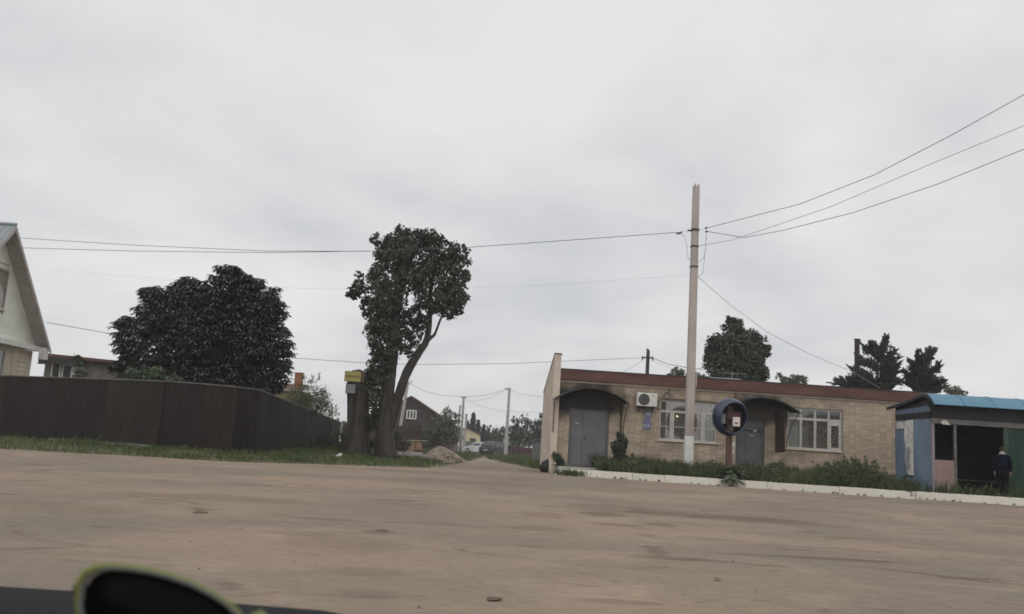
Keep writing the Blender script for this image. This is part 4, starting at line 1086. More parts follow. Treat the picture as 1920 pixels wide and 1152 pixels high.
cable('lowest thick cable climbing from the concrete pole to the right edge', [(1325, 434, 34), (1395, 446, 33), (1470, 432, 32), (1600, 399, 30.3), (1760, 345, 28.4), (1925, 278, 26.4), (2700, -100, 19.5)], 0.012, 0.0)
cable('thin slack cable falling from the concrete pole towards the shop roof', [(1308, 519, 34), (1370, 573, 35), (1440, 624, 36.5), (1520, 665, 38), (1600, 698, 40), (1650, 728, 41.5)], 0.010, 0.0, 'wire_grey')
cable('faint grey cable leaving the concrete pole leftwards below the thick one', [(1296, 516, 34), (1180, 524, 36), (1060, 533, 38), (860, 541, 41), (560, 541, 44), (100, 508, 48)], 0.004, 0.0, 'wire_pale')
o = at(1272, 437, 34)
MB().tube([(0.0, 0, 0), (.16, 0, .05), (.22, 0, .10)], [0.03, 0.045, 0.03], 7).build('anchor_clamp', MT['insulator'], pole, loc=o - gp - Vector((0.08, 0, .05)))
MB().tube([tuple(at(1272, 436, 34) - gp), tuple(at(1300, 432.5, 34) - gp)], 0.006, 4).tube([tuple(at(1300, 432, 34) - gp), tuple(at(1325, 429, 34) - gp)], 0.006, 4).build('tie_wire', MT['wire_grey'], pole)
for (px, py) in ((1324, 428), (1324.5, 434.5)):
    MB().lathe([(0.001, -.045), (.04, -.03), (.045, .01), (.025, .045), (.001, .05)], 10).build('insulator', MT['insulator'], pole, smooth=True, loc=at(px, py, 34) - gp)
loopL = [(1275, 436), (1283, 444), (1288, 458), (1288, 474), (1290, 484), (1295, 489)]
loopR = [(1324, 436), (1324.5, 447), (1323, 465), (1321, 482), (1319, 500), (1318, 511), (1313, 517), (1308, 518)]
loopR2 = [(1324, 440), (1323, 470), (1319, 484), (1309, 492)]
mb = MB()
for lp in (loopL, loopR, loopR2):
    mb.tube([tuple(at(a, b, 33.9) - gp) for a, b in lp], 0.009, 5)
mb.build('wire_loop', MT['wire_grey'], pole, smooth=True)
cable('long cable from the gabled house to the pole behind the shop roof', [(88, 605, 39), (213, 627, 44), (420, 656, 48), (557, 672, 51), (690, 681, 54), (780, 684, 56), (960, 682, 58), (1206, 671, 60)], 0.014, 0.0)
cable('cable dropping behind the roof right of the short roof pole', [(1222, 671, 60), (1252, 683, 58), (1290, 690, 56), (1350, 696, 54)], 0.02, 0.0)
cable('thin line slanting down left of the short roof pole', [(1206, 676, 60), (1190, 686, 58), (1168, 698, 56)], 0.012, 0.0, 'wire_grey')
cable('thin grey line slanting down right of the short roof pole', [(1223, 676, 60), (1250, 688, 58), (1280, 697, 56)], 0.010, 0.0, 'wire_grey')

# pole behind the roof, with short arm
b = at(1212, 700, 60); b.z = 0.2
rp = thing('roof_pole', 'dark pole with short crossarm standing behind the shop roof', 'utility pole', b)
tp = at(1215.5, 655, 60) - b
MB().tube([(0, 0, 0), tuple(tp * 0.97), tuple(tp)], [0.15, 0.12, 0.05], 8).build('shaft', MT['wood_dark'], rp)
zz = (at(1214, 671, 60) - b)
MB().box((zz.x - .32, -.05, zz.z - .05), (zz.x + .36, .05, zz.z + .05)).build('crossarm', MT['dark_metal'], rp)
for dx, dz in ((-.33, -.12), (.37, -.12), (-.33, .02), (.37, .03), (-.06, .55), (.10, .45)):
    MB().lathe([(0.001, -.08), (.05, -.05), (.055, 0), (.03, .07), (.001, .09)], 8).build('insulator', MT['insulator'], rp, smooth=True, loc=(zz.x + dx, 0, zz.z + dz))
# short brown pole right
b = at(1607, 720, 50); b.z = 0.2
bp_ = thing('brown_pole', 'stout brown wooden pole behind the shop roof by the ragged trees', 'utility pole', b)
tp = at(1607, 636, 50) - b
MB().tube([(0, 0, 0), (tp.x, tp.y, tp.z)], [0.17, 0.145], 10).build('shaft', MT['wood_dark'], bp_)
MB().tube([(tp.x - .17, -.1, tp.z - .02), (tp.x - .16, -.1, tp.z - .5)], 0.02, 5).tube([(tp.x + .15, -.1, tp.z - .02), (tp.x + .19, -.1, tp.z - .35)], 0.02, 5).build('bracket', MT['dark_metal'], bp_)
MB().lathe([(0.001, .03), (.19, .0), (.19, -.05), (.15, -.05)], 10).build('cap', MT['dark_metal'], bp_, loc=tp)

# ------------------------------------------------------------------ payphone
b = at(1367, 868, 33.0); b.z = 0.25
ph = thing('payphone', 'street payphone under a round dark blue hood on a red-brown post', 'payphone', b)
hc = at(1372, 785, 33.0) - b
MB().box((-0.10, -0.02, -0.2), (0.10, 0.14, hc.z + 0.45)).build('post', MT['red_brown'], ph, bevel=0.01)
Mh = Matrix.Translation(hc + Vector((0, -0.38, 0))) @ Matrix.Rotation(math.radians(20), 4, 'Z') @ Matrix.Rotation(math.radians(9), 4, 'X') @ Matrix.Rotation(-PI / 2, 4, 'X')
# bowl: local z runs into the hood, away from the road
outer = [(0.535, 0.05), (0.55, 0.005), (0.575, -0.015), (0.60, -0.005), (0.635, 0.06), (0.675, 0.16), (0.70, 0.28), (0.68, 0.42), (0.58, 0.54), (0.40, 0.62), (0.15, 0.65), (0.001, 0.655)]
MB().lathe(outer, 40, Mh).build('hood', MT['hood_blue'], ph, smooth=True)
inner = [(0.534, 0.052), (0.60, 0.16), (0.63, 0.28), (0.60, 0.42), (0.50, 0.53), (0.30, 0.60), (0.001, 0.62)]
MB().lathe(inner, 40, Mh).build('hood_lining', MT['hood_in'], ph, smooth=True)
# side light let into the lining and grey patch on the right flank
MB().box((hc.x - .44, hc.y - .25, hc.z - .22), (hc.x - .29, hc.y - .23, hc.z + .14)).build('side_window', MT['hood_grey'], ph)
MB().box((hc.x - .20, hc.y - .06, hc.z - .34), (hc.x + .34, hc.y + .03, hc.z + .26)).build('back_panel', MT['phone_red'], ph, bevel=0.02)
MB().box((hc.x - .02, hc.y - .24, hc.z - .29), (hc.x + .25, hc.y - .065, hc.z + .05)).build('phone_body', MT['phone_white'], ph, bevel=0.02)
MB().box((hc.x + .05, hc.y - .252, hc.z - .20), (hc.x + .17, hc.y - .243, hc.z - .15)).build('coin_slot', MT['dark_metal'], ph)
MB().box((hc.x - .12, hc.y - .20, hc.z - .25), (hc.x - .06, hc.y - .065, hc.z - .03)).build('handset', MT['rubber'], ph, bevel=0.015)
MB().tube([(hc.x - .09, hc.y - .17, hc.z - .25), (hc.x - .08, hc.y - .2, hc.z - .42), (hc.x - .02, hc.y - .19, hc.z - .46), (hc.x + .03, hc.y - .15, hc.z - .30)], 0.012, 6).build('cord', MT['hood_grey'], ph)
MB().box((0.10, -.03, hc.z - 1.02), (0.20, 0.0, hc.z - .86)).box((0.10, -.03, hc.z - 1.26), (0.17, 0.0, hc.z - 1.14)).build('sticker', MT['paper'], ph)

# ------------------------------------------------------------------ bus shelter
YS = 30.0
q = at(1748, 900, YS)
sh = thing('bus_shelter', 'blue bus shelter with curved blue roof, pink panel and dark open front', 'shelter', (q.x, YS, 0.30), math.radians(1.0))
def zl(px, py, Y=YS): return at(px, py, Y).z - 0.30
zroof, zeave, zfas, zsill = zl(1742, 737), zl(1752, 757, YS - .45), zl(1760, 785), zl(1752, 862)
LX = 5.2; DP = 2.7
post_x = at(1792, 850, YS).x - q.x
grn_x = at(1893, 850, YS).x - q.x
# side wall of vertical blue boards (facing the shop's yard)
bz1 = zl(1690, 772, YS + 2.4)
nb_ = 4
ytop = [(0.06, 0.60), (0.62, 1.22), (1.24, 1.86), (1.88, 2.64)]
for i, (a, b) in enumerate(ytop):
    zt_ = zfas - 0.02 if i < 3 else zfas - 0.36
    MB().box((-.03, a, -.2), (0.0 + random.uniform(-.005, .005), b, zt_)).build('wall_board', MT['blue_wall'], sh)
# small clerestory gap with pale frame, over the last board
MB().box((-.025, 1.90, zfas - .34), (-.005, 2.62, zfas - .30)).box((-.025, 1.90, zfas - .06), (-.005, 2.62, zfas - .02)).box((-.025, 1.90, zfas - .30), (-.005, 1.96, zfas - .06)).box((-.025, 2.56, zfas - .30), (-.005, 2.62, zfas - .06)).build('vent_frame', MT['mauve'], sh)
MB().box((-.018, 1.96, zfas - .30), (-.012, 2.56, zfas - .06)).build('vent_pane', MT['paper'], sh)
# curved roof: profile in (y, z)
zre = zl(1667, 763, YS + 3.0)
prof = [(DP + .35, zre), (2.4, zre + (zroof - zre) * .16), (1.7, zre + (zroof - zre) * .40), (1.0, zre + (zroof - zre) * .70), (0.5, zre + (zroof - zre) * .93), (0.22, zroof), (0.0, zroof - .03), (-.18, zroof - .14), (-.34, zeave + .12), (-.45, zeave)]
n = 26
def roof_strip(x0, x1, pr, mt, name, t=0.025):
    vs = []; fs = []
    for (y, z) in pr: vs += [(x0, y, z), (x1, y, z), (x1, y, z - t), (x0, y, z - t)]
    for i in range(len(pr) - 1):
        k = i * 4; fs += [(k, k + 1, k + 5, k + 4), (k + 3, k + 7, k + 6, k + 2), (k + 1, k + 2, k + 6, k + 5), (k, k + 4, k + 7, k + 3)]
    fs += [(0, 3, 2, 1), (len(pr) * 4 - 4, len(pr) * 4 - 3, len(pr) * 4 - 2, len(pr) * 4 - 1)]
    return MB().add(vs, fs).build(name, mt, sh)
x = -.12; k = 0
while x < LX:
    xe = min(x + 1.05, LX)
    rs = roof_strip(x + .002, xe - .002, prof, MT['blue_roof'], 'roof_sheet')
    MB().tube([(xe - .006, y, z + .008) for y, z in prof], 0.012, 5).build('seam', MT['blue_roof'], rs)
    x = xe; k += 1
# black edge of the roof at the near end: barge sheet under the curve
poly = [(-.16, y, z - .026) for y, z in prof] + [(-.16, y, z - .13) for y, z in prof[::-1]]
MB().prism(poly, (0.03, 0, 0)).build('barge_board', MT['black_sheet'], sh)
MB().prism([(-.02, 2.6, prof[1][1] - .22), (-.02, .25, zroof - .42), (-.02, .05, zroof - .50), (-.02, .05, zroof - .62), (-.02, 2.6, prof[1][1] - .36)], (0.02, 0, 0)).build('gable_sheet', MT['blue_wall'], sh)
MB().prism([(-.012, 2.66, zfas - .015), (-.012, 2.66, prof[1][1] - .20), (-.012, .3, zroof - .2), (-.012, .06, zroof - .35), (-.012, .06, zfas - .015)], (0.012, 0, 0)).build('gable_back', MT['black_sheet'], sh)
# dark fascia, beam and posts of the front
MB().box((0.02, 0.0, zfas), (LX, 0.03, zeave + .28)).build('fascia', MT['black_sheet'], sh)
MB().box((0.0, -.03, zfas - .17), (LX, 0.06, zfas - .003)).build('beam', MT['grey_beam'], sh)
MB().box((0.0, -.02, -.2), (0.09, 0.055, zfas - .175)).build('post', MT['mauve'], sh)
MB().box((post_x - .045, -.02, -.2), (post_x + .035, 0.055, zfas - .175)).build('post', MT['grey_beam'], sh)
MB().box((0.092, 0.0, -.2), (post_x - .047, 0.04, zsill)).build('front_panel', MT['pink'], sh)
MB().box((grn_x - .16, -.02, -.2), (grn_x, 0.055, zfas - .175)).build('post', MT['green_pale'], sh)
for i in range(4):
    a = grn_x + .004 + i * .62
    if a < LX: MB().box((a, 0.0, -.2), (min(a + .61, LX), 0.04, zfas - .175)).build('front_panel', MT['green'], sh)
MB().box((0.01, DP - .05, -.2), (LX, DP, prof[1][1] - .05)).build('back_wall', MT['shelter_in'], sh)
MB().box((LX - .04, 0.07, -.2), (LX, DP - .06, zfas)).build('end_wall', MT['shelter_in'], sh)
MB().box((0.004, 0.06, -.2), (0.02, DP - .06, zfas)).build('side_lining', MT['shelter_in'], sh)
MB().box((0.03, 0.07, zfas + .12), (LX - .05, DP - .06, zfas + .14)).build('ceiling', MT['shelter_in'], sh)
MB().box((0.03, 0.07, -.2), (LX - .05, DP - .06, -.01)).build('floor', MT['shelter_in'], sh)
bn = MB().box((post_x + .2, DP - .55, .40), (grn_x + 1.2, DP - .12, .45)).build('bench_seat', MT['grey_beam'], sh)
for xx in (post_x + .4, grn_x - .3, grn_x + .9):
    MB().box((xx, DP - .5, -.01), (xx + .08, DP - .18, .398)).build('bench_leg', MT['shelter_in'], bn)
# torn bills on the side wall and under the beam
bill = MB()
yy = [(1.22, zfas - .02), (1.22, zfas - 1.95), (1.62, zfas - 1.93), (1.86, zfas - 1.5), (1.84, zfas - .9), (1.90, zfas - .55), (1.88, zfas - .1), (1.72, zfas - .03)]
bill.prism([(-.042, y, z) for y, z in yy], (0.006, 0, 0))
bo_ = thing('torn_poster', 'torn whitish poster on the blue side wall of the bus shelter', 'poster', sh.matrix_basis @ Vector((0, 0, 0)), math.radians(1.0))
bill.build('paper', MT['paper'], bo_)
MB().prism([(-.050, y, z) for y, z in ((1.50, zfas - .95), (1.50, zfas - 1.75), (1.80, zfas - 1.72), (1.82, zfas - 1.0))], (0.006, 0, 0)).build('under_sheet', MT['paper_grey'], bo_)
MB().box((-.052, 1.22, zfas - 2.0), (-.035, 1.88, zfas - 1.955)).build('ledge', MT['dark_metal'], bo_)
pr = thing('torn_paper', 'scrap of torn pale paper stuck under the shelter front beam', 'paper', sh.matrix_basis @ Vector((0, 0, 0)), math.radians(1.0))
MB().prism([(0.36, -.04, zfas - .19), (0.30, -.04, zfas - .09), (0.42, -.04, zfas - .04), (0.52, -.04, zfas - .06), (0.62, -.04, zfas - .20)], (0, .006, 0)).build('scrap', MT['paper'], pr)

# ------------------------------------------------------------------ person by the shelter
def skin_mesh(name, verts, edges, radii, mt, parent, sub=2, root=0, loc=None):
    me = bpy.data.meshes.new(name); me.from_pydata(verts, edges, []); me.materials.append(mt)
    o = bpy.data.objects.new(name, me); COL.objects.link(o)
    if parent is not None: o.parent = parent
    if loc is not None: o.location = loc
    md = o.modifiers.new('skin', 'SKIN'); md.use_smooth_shade = True
    for i, sv in enumerate(me.skin_vertices[0].data):
        r = radii[i]; sv.radius = r if isinstance(r, tuple) else (r, r); sv.use_root = (i == root)
    s_ = o.modifiers.new('sub', 'SUBSURF'); s_.levels = sub; s_.render_levels = sub
    return o
pb = at(1881, 931, 29.55)
person = thing('person', 'person in dark navy jacket and dark trousers with a pale scarf, standing at the shelter', 'person', (pb.x, pb.y, 0.24), math.radians(150))
# body faces local -y; one continuous figure (pelvis, spine, head, arms, hands, legs, feet), 1.66 m
bv = [(0, 0, .88), (0, .01, 1.02), (0, .02, 1.18), (0, .01, 1.32), (0, -.01, 1.40), (0, -.035, 1.47), (0, -.055, 1.53), (0, -.06, 1.60), (0, -.055, 1.645),
      (-.10, 0, .82), (-.105, -.02, .47), (-.11, .02, .10), (-.11, -.03, .045), (-.115, -.13, .035),
      (.10, 0, .82), (.105, .02, .47), (.11, .05, .10), (.11, 0, .045), (.12, -.10, .035),
      (-.15, .01, 1.34), (-.20, .02, 1.30), (-.235, .03, 1.06), (-.23, -.05, .84), (-.225, -.075, .76), (-.215, -.09, .70),
      (.15, .01, 1.34), (.20, .02, 1.30), (.235, .03, 1.06), (.23, -.05, .84), (.225, -.075, .76), (.215, -.09, .70)]
be = [(0, 1), (1, 2), (2, 3), (3, 4), (4, 5), (5, 6), (6, 7), (7, 8), (0, 9), (9, 10), (10, 11), (11, 12), (12, 13), (0, 14), (14, 15), (15, 16), (16, 17), (17, 18),
      (3, 19), (19, 20), (20, 21), (21, 22), (22, 23), (23, 24), (3, 25), (25, 26), (26, 27), (27, 28), (28, 29), (29, 30)]
br = [(.15, .11), (.14, .10), (.15, .11), (.14, .10), (.07, .07), (.055, .06), (.07, .085), (.078, .095), (.05, .06),
      .085, .06, .042, .045, .035, .085, .06, .042, .045, .035, .065, .055, .045, .034, .036, .02, .065, .055, .045, .034, .036, .02]
skin_mesh('body', bv, be, br, MT['skin'], person)
for sx in (-1, 1):                                       # fingers and thumb, slightly curled, rooted in each palm
    for k, (dx, ln) in enumerate(((-.024, .062), (-.008, .07), (.008, .066), (.024, .052))):
        x, y, z = .217 * sx, -.085, .715
        skin_mesh('finger', [(x, y + dx, z), (x - .004 * sx, y + dx - .005, z - ln * .5), (x - .016 * sx, y + dx - .008, z - ln)], [(0, 1), (1, 2)], [.010, .009, .007], MT['skin'], person, 1)
    skin_mesh('thumb', [(.222 * sx, -.10, .765), (.215 * sx, -.125, .74), (.205 * sx, -.132, .71)], [(0, 1), (1, 2)], [.013, .011, .008], MT['skin'], person, 1)
jv = [bv[0], bv[1], bv[2], bv[3], (0, -.005, 1.375), bv[19], bv[20], bv[21], bv[22], bv[25], bv[26], bv[27], bv[28], (0, 0, .78)]
je = [(0, 1), (1, 2), (2, 3), (3, 4), (3, 5), (5, 6), (6, 7), (7, 8), (3, 9), (9, 10), (10, 11), (11, 12), (0, 13)]
skin_mesh('jacket', jv, je, [(.19, .145), (.185, .14), (.19, .145), (.175, .135), (.09, .085), .09, .082, .07, .056, .09, .082, .07, .056, (.195, .15)], MT['navy'], person)
tv = [(0, 0, .86), bv[9], bv[10], (-.11, .02, .11), bv[14], bv[15], (.11, .05, .11)]
skin_mesh('trousers', tv, [(0, 1), (1, 2), (2, 3), (0, 4), (4, 5), (5, 6)], [(.155, .12), .108, .085, .072, .108, .085, .072], MT['black_cloth'], person)
for a, b, c in (((-.11, .03, .06), (-.11, -.05, .05), (-.115, -.14, .04)), ((.11, .06, .06), (.11, -.02, .05), (.12, -.11, .04))):
    skin_mesh('shoe', [a, b, c], [(0, 1), (1, 2)], [.055, .052, .042], MT['shoe'], person, 1)
skin_mesh('hair', [(0, -.03, 1.52), (0, -.03, 1.58), (0, -.045, 1.64), (0, -.06, 1.665)], [(0, 1), (1, 2), (2, 3)], [(.075, .085), (.092, .095), (.088, .10), (.05, .06)], MT['hair'], person)
MB().lathe([(.07, -.03), (.095, -.015), (.10, .01), (.085, .035), (.07, .04)], 16, Matrix.Translation((0, -.02, 1.425)) @ Matrix.Rotation(.25, 4, 'X')).build('scarf', MT['scarf'], person, smooth=True)
MB().box((-.05, -.16, 1.30), (.03, -.13, 1.42)).build('scarf_end', MT['scarf'], person, bevel=.01)
mb = MB(); mb.lathe([(.001, -.012), (.011, -.006), (.011, .006), (.001, .012)], 8, Matrix.Translation((-.03, -.152, 1.585))); mb.lathe([(.001, -.012), (.011, -.006), (.011, .006), (.001, .012)], 8, Matrix.Translation((.03, -.152, 1.585)))
mb.build('eyes', MT['hair'], person)
MB().add([(0, -.150, 1.585), (-.014, -.148, 1.55), (.014, -.148, 1.55), (0, -.178, 1.553)], [(0, 1, 3), (0, 3, 2), (1, 2, 3), (0, 2, 1)]).build('nose', MT['skin'], person)
MB().box((-.022, -.150, 1.524), (.022, -.143, 1.531)).build('mouth', MT['red_brown'], person)
for sx in (-1, 1):
    skin_mesh('ear', [(.082 * sx, -.05, 1.60), (.088 * sx, -.045, 1.565)], [(0, 1)], [.016, .012], MT['skin'], person, 1)

# ------------------------------------------------------------------ brown sheet fence
fence = thing('sheet_fence', 'long dark brown sheet metal fence bending away at its right end', 'fence', (-9.91, 28.0, 0))
def sheet_mesh(wd, h):
    mb = MB(); per = 0.19; nper = int(round(wd / per)); per = wd / nper
    pts = []
    for i in range(nper):
        x = i * per; pts += [(x, 0), (x + per * .38, 0), (x + per * .5, -.015), (x + per * .88, -.015)]
    pts.append((wd, 0))
    vs = [(x, y, 0) for x, y in pts] + [(x, y, h) for x, y in pts] + [(x, y + .004, 0) for x, y in pts] + [(x, y + .004, h) for x, y in pts]
    n = len(pts)
    fs = [(i, i + 1, n + i + 1, n + i) for i in range(n - 1)] + [(2 * n + i + 1, 2 * n + i, 3 * n + i, 3 * n + i + 1) for i in range(n - 1)] + [(n + i, n + i + 1, 3 * n + i + 1, 3 * n + i) for i in range(n - 1)]
    me = mb.add(vs, fs).mesh('fence_sheet'); me.materials.append(MT['fence']); return me
FW = 1.15
fme = sheet_mesh(FW + 0.08, 2.12)
def fence_run(a, b, za, zb):
    a, b = Vector(a), Vector(b); d = (b - a); Lr = d.length; d.normalize(); ang = math.atan2(d.y, d.x)
    n = int(Lr / FW + 1e-3); nrm = Vector((-d.y, d.x))
    for i in range(n):
        p = a + d * (i * FW); t = (i + .5) / n
        top = za + (zb - za) * t
        o = bpy.data.objects.new('fence_sheet', fme); COL.objects.link(o); o.parent = fence
        o.location = (p.x - fence.location.x + nrm.x * random.uniform(-.004, .004), p.y - fence.location.y + nrm.y * random.uniform(-.004, .004), top - 2.12 + random.uniform(-.012, .012))
        o.rotation_euler = (random.uniform(-.006, .006), random.uniform(-.006, .006), ang + .004)
    Mr = Matrix.Translation(Vector((a.x, a.y, 0)) - fence.location) @ Matrix.Rotation(ang, 4, 'Z')
    e = n * FW; sl = (zb - za) / e
    MB().add([Mr @ Vector(q) for q in ((0, -.035, za), (e, -.035, zb), (e, .035, zb), (0, .035, za), (0, -.035, za + .03), (e, -.035, zb + .03), (e, .035, zb + .03), (0, .035, za + .03))],
             [(3, 2, 1, 0), (4, 5, 6, 7), (0, 1, 5, 4), (1, 2, 6, 5), (2, 3, 7, 6), (3, 0, 4, 7)]).build('cap_rail', MT['fence_cap'], fence)
    for i in range(1, n + 1, 2):
        t = i / n; top = za + (zb - za) * t
        MB().box((i * FW - .04, .061, top - 2.4), (i * FW + .04, .13, top - .03), Mr).build('fence_post', MT['dark_metal'], fence)
    for zz in (.35, 1.75):
        MB().add([Mr @ Vector(q) for q in ((0, .035, za - 2.12 + zz), (e, .035, zb - 2.12 + zz), (e, .06, zb - 2.12 + zz), (0, .06, za - 2.12 + zz), (0, .035, za - 2.07 + zz), (e, .035, zb - 2.07 + zz), (e, .06, zb - 2.07 + zz), (0, .06, za - 2.07 + zz))],
                 [(3, 2, 1, 0), (4, 5, 6, 7), (0, 1, 5, 4), (1, 2, 6, 5), (2, 3, 7, 6), (3, 0, 4, 7)]).build('rail', MT['dark_metal'], fence)
    return Mr, e
dv_ = Vector((-9.91 + 17.66, 28 - 31)).normalized()
st_ = Vector((-9.91, 28.0)) - dv_ * (FW * 13)
Mr, e_ = fence_run((st_.x, st_.y), tuple(st_ + dv_ * (FW * 12)), 2.27, 2.30)
MB().box((FW * 8.2, -.10, -.1), (e_, .10, 0.285), Mr).build('footing', MT['footing'], fence)
MB().box((0, -.06, -.1), (FW * 8.19, .06, 0.22), Mr).build('footing', MT['footing'], fence)
bp0 = st_ + dv_ * (FW * 12); ba = math.atan2(dv_.y, dv_.x); tot = math.atan2(70 - 30.0, -12.79 + 10.2) - ba
for k in range(3):
    ba += tot / 4
    bp1 = bp0 + Vector((math.cos(ba), math.sin(ba))) * FW
    fence_run(tuple(bp0), tuple(bp1 + (bp1 - bp0) * .001), 2.30, 2.30)
    bp0 = bp1
fence_run(tuple(bp0), (-12.79, 70.0), 2.30, 2.1)
# a taller far fence closing the view behind the stump and the trees
fn2 = thing('far_fence', 'dark wooden board fence deep in shade behind the tall tree', 'fence', (-12.0, 62.0, 0))
a, b = at(640, 830, 62), at(790, 830, 62)
nbd = 24
bme2 = MB().box((0, 0, 0), ((b.x - a.x) / nbd - .012, .025, 2.05)).mesh('board'); bme2.materials.append(MT['wood_dark'])
for i in range(nbd):
    o = bpy.data.objects.new('board', bme2); COL.objects.link(o); o.parent = fn2
    o.location = (a.x + (b.x - a.x) * i / nbd - fn2.location.x, random.uniform(-.01, .01), -.1 + random.uniform(-.05, .05))
for zz in (.4, 1.6):
    MB().box((a.x - fn2.location.x, .026, zz), (b.x - fn2.location.x, .07, zz + .09)).build('rail', MT['wood_dark'], fn2)

# ------------------------------------------------------------------ gabled house at the left
ap = at(30, 423, 36.0)
ho = thing('gabled_house', 'house with pale gable boards, block ground floor and grey metal roof', 'house', (ap.x, ap.y, 0), math.radians(2.3))
ev = at(93, 650, 40.4)
HWd = 4.4; zr = ap.z; ze = ev.z
slope = (zr - ze) / HWd
OV = 0.62                                  # gable overhang towards the alley
def rz_(y): return zr - slope * abs(y)
LN = 9.0
for sgn in (-1, 1):
    x = 0.0
    while x > -LN:
        vs = []
        for xx in (x - .002, max(x - 1.1, -LN) + .002):
            vs += [(xx, 0, zr), (xx, sgn * (HWd + .15), rz_(HWd + .15)), (xx, sgn * (HWd + .15), rz_(HWd + .15) - .04), (xx, 0, zr - .04)]
        f_ = [(0, 1, 5, 4), (3, 7, 6, 2), (0, 3, 2, 1), (4, 5, 6, 7), (1, 2, 6, 5)]
        r_ = MB().add(vs, f_).build('roof_sheet', MT['grey_roof'], ho)
        mb = MB(); n_ = 4
        for k in range(n_):
            xx = x - 1.1 * (k + .5) / n_
            if xx > -LN: mb.tube([(xx, 0, zr + .012), (xx, sgn * (HWd + .15), rz_(HWd + .15) + .012)], .018, 4)
        if mb.v: mb.build('rib', MT['grey_roof'], r_)
        x -= 1.1
    # barge board on the rake and boarded soffit of the overhang
    MB().prism([(0.012, 0, zr - .02), (0.012, sgn * (HWd + .16), rz_(HWd + .16) - .02), (0.012, sgn * (HWd + .16), rz_(HWd + .16) - .24), (0.012, 0, zr - .24)], (.03, 0, 0)).build('barge_board', MT['grey_trim'], ho)
    MB().add([(0, 0, zr - .10), (0, sgn * HWd, ze - .10), (-OV, sgn * HWd, ze - .10), (-OV, 0, zr - .10), (0, 0, zr - .06), (0, sgn * HWd, ze - .06), (-OV, sgn * HWd, ze - .06), (-OV, 0, zr - .06)],
             [(0, 1, 2, 3), (7, 6, 5, 4), (0, 4, 5, 1), (1, 5, 6, 2), (2, 6, 7, 3), (3, 7, 4, 0)]).build('soffit', MT['grey_trim'], ho)
MB().tube([(0.02, 0, zr + .04), (-LN, 0, zr + .04)], .07, 8).build('ridge_cap', MT['grey_roof'], ho)
# gable of horizontal boards round the attic window
def gable_y(px, py, xl):
    r = at(px, py, 1.0) - Vector((0, 0, CZ)); c_, s_ = math.cos(ho.rotation_euler.z), math.sin(ho.rotation_euler.z)
    # plane x_local = xl: (p - ho) . (c, s) = xl
    t_ = (xl + ho.location.x * c_ + ho.location.y * s_) / (r.x * c_ + r.y * s_)
    p = Vector((0, 0, CZ)) + r * t_
    return -(p.x - ho.location.x) * s_ + (p.y - ho.location.y) * c_, p.z
WY1, WZ1 = gable_y(16, 508, -OV - .02)
WY0 = -WY1 + .35; WZ0 = gable_y(8, 582, -OV - .02)[1]
z = ze - .05
while z < zr - .3:
    z2 = min(z + .26, zr - .12)
    y2, y1 = (zr - z2 - .1) / slope, (zr - z - .1) / slope
    xx = -OV - .02
    if z2 > WZ0 and z < WZ1:
        for (l0, l1, r0_, r1_) in ((-y1, -y2, WY0, WY0), (WY1, WY1, y1, y2)):
            poly = [(xx, l0, z + .004), (xx, r0_, z + .004), (xx, r1_, z2), (xx, l1, z2)]
            MB().prism(poly, (.025, 0, 0)).build('gable_board', MT['siding'], ho)
    else:
        MB().prism([(xx, -y1, z + .004), (xx, y1, z + .004), (xx, y2, z2), (xx, -y2, z2)], (.025, 0, 0)).build('gable_board', MT['siding'], ho)
    z = z2
MB().prism([(-OV - .05, -HWd + .15, ze - .1), (-OV - .05, HWd - .15, ze - .1), (-OV - .05, 0, zr - .2)], (-.1, 0, 0)).build('gable_wall', MT['siding'], ho)
def hwin(y0, y1, z0, z1, x):
    t_ = .07
    wn = MB().box((x, y0, z0), (x + .06, y0 + t_, z1)).box((x, y1 - t_, z0), (x + .06, y1, z1)).box((x, y0 + t_, z1 - t_), (x + .06, y1 - t_, z1)).box((x, y0 + t_, z0), (x + .06, y1 - t_, z0 + t_)).build('window', MT['grey_trim'], ho)
    MB().box((x + .01, (y0 + y1) / 2 - .03, z0 + t_), (x + .05, (y0 + y1) / 2 + .03, z1 - t_)).build('mullion', MT['white_trim'], wn)
    MB().box((x + .015, y0 + t_, z0 + t_), (x + .02, (y0 + y1) / 2 - .03, z1 - t_)).build('pane', MT['glass'], wn)
    MB().box((x + .015, (y0 + y1) / 2 + .03, z0 + t_), (x + .02, y1 - t_, z1 - t_)).build('pane', MT['glass'], wn)
    MB().box((x - .12, y0, z0), (x - .11, y1, z1)).build('curtain', MT['white_sheet'], wn)
    MB().box((x + .02, y0 - .05, z0 - .05), (x + .14, y1 + .05, z0 - .005)).build('sill', MT['white_trim'], wn)
hwin(WY0, WY1, WZ0, WZ1, -OV - .01)
# cornice between gable and ground floor, block wall below
MB().box((-OV - .02, -HWd + .1, ze - .27), (-.28, HWd - .02, ze - .055)).build('cornice', MT['white_trim'], ho)
MB().box((-.275, HWd - .35, ze - .62), (-.02, HWd + .02, ze - .10)).build('eave_box', MT['white_trim'], ho)
wy1 = HWd - .12
bz = 1.5; LW = (-.9, gable_y(10, 660, -OV - .06)[0], 1.9, gable_y(5, 655, -OV - .06)[1])
blk = MB().box((0, .004, .012), (.06, .596, .190)).mesh('wall_block'); blk.materials.append(MT['block'])
while bz + .2 < ze - .28:
    y = -HWd + .3
    while y + .6 <= wy1 + .01:
        if not (LW[2] < bz + .15 and bz + .05 < LW[3] and y + .55 > LW[0] and y + .05 < LW[1]):
            o = bpy.data.objects.new('wall_block', blk); COL.objects.link(o); o.parent = ho
            o.location = (-OV - .06 + random.uniform(-.003, .003), y, bz)
        y += .6
    bz += .2
mb = MB()
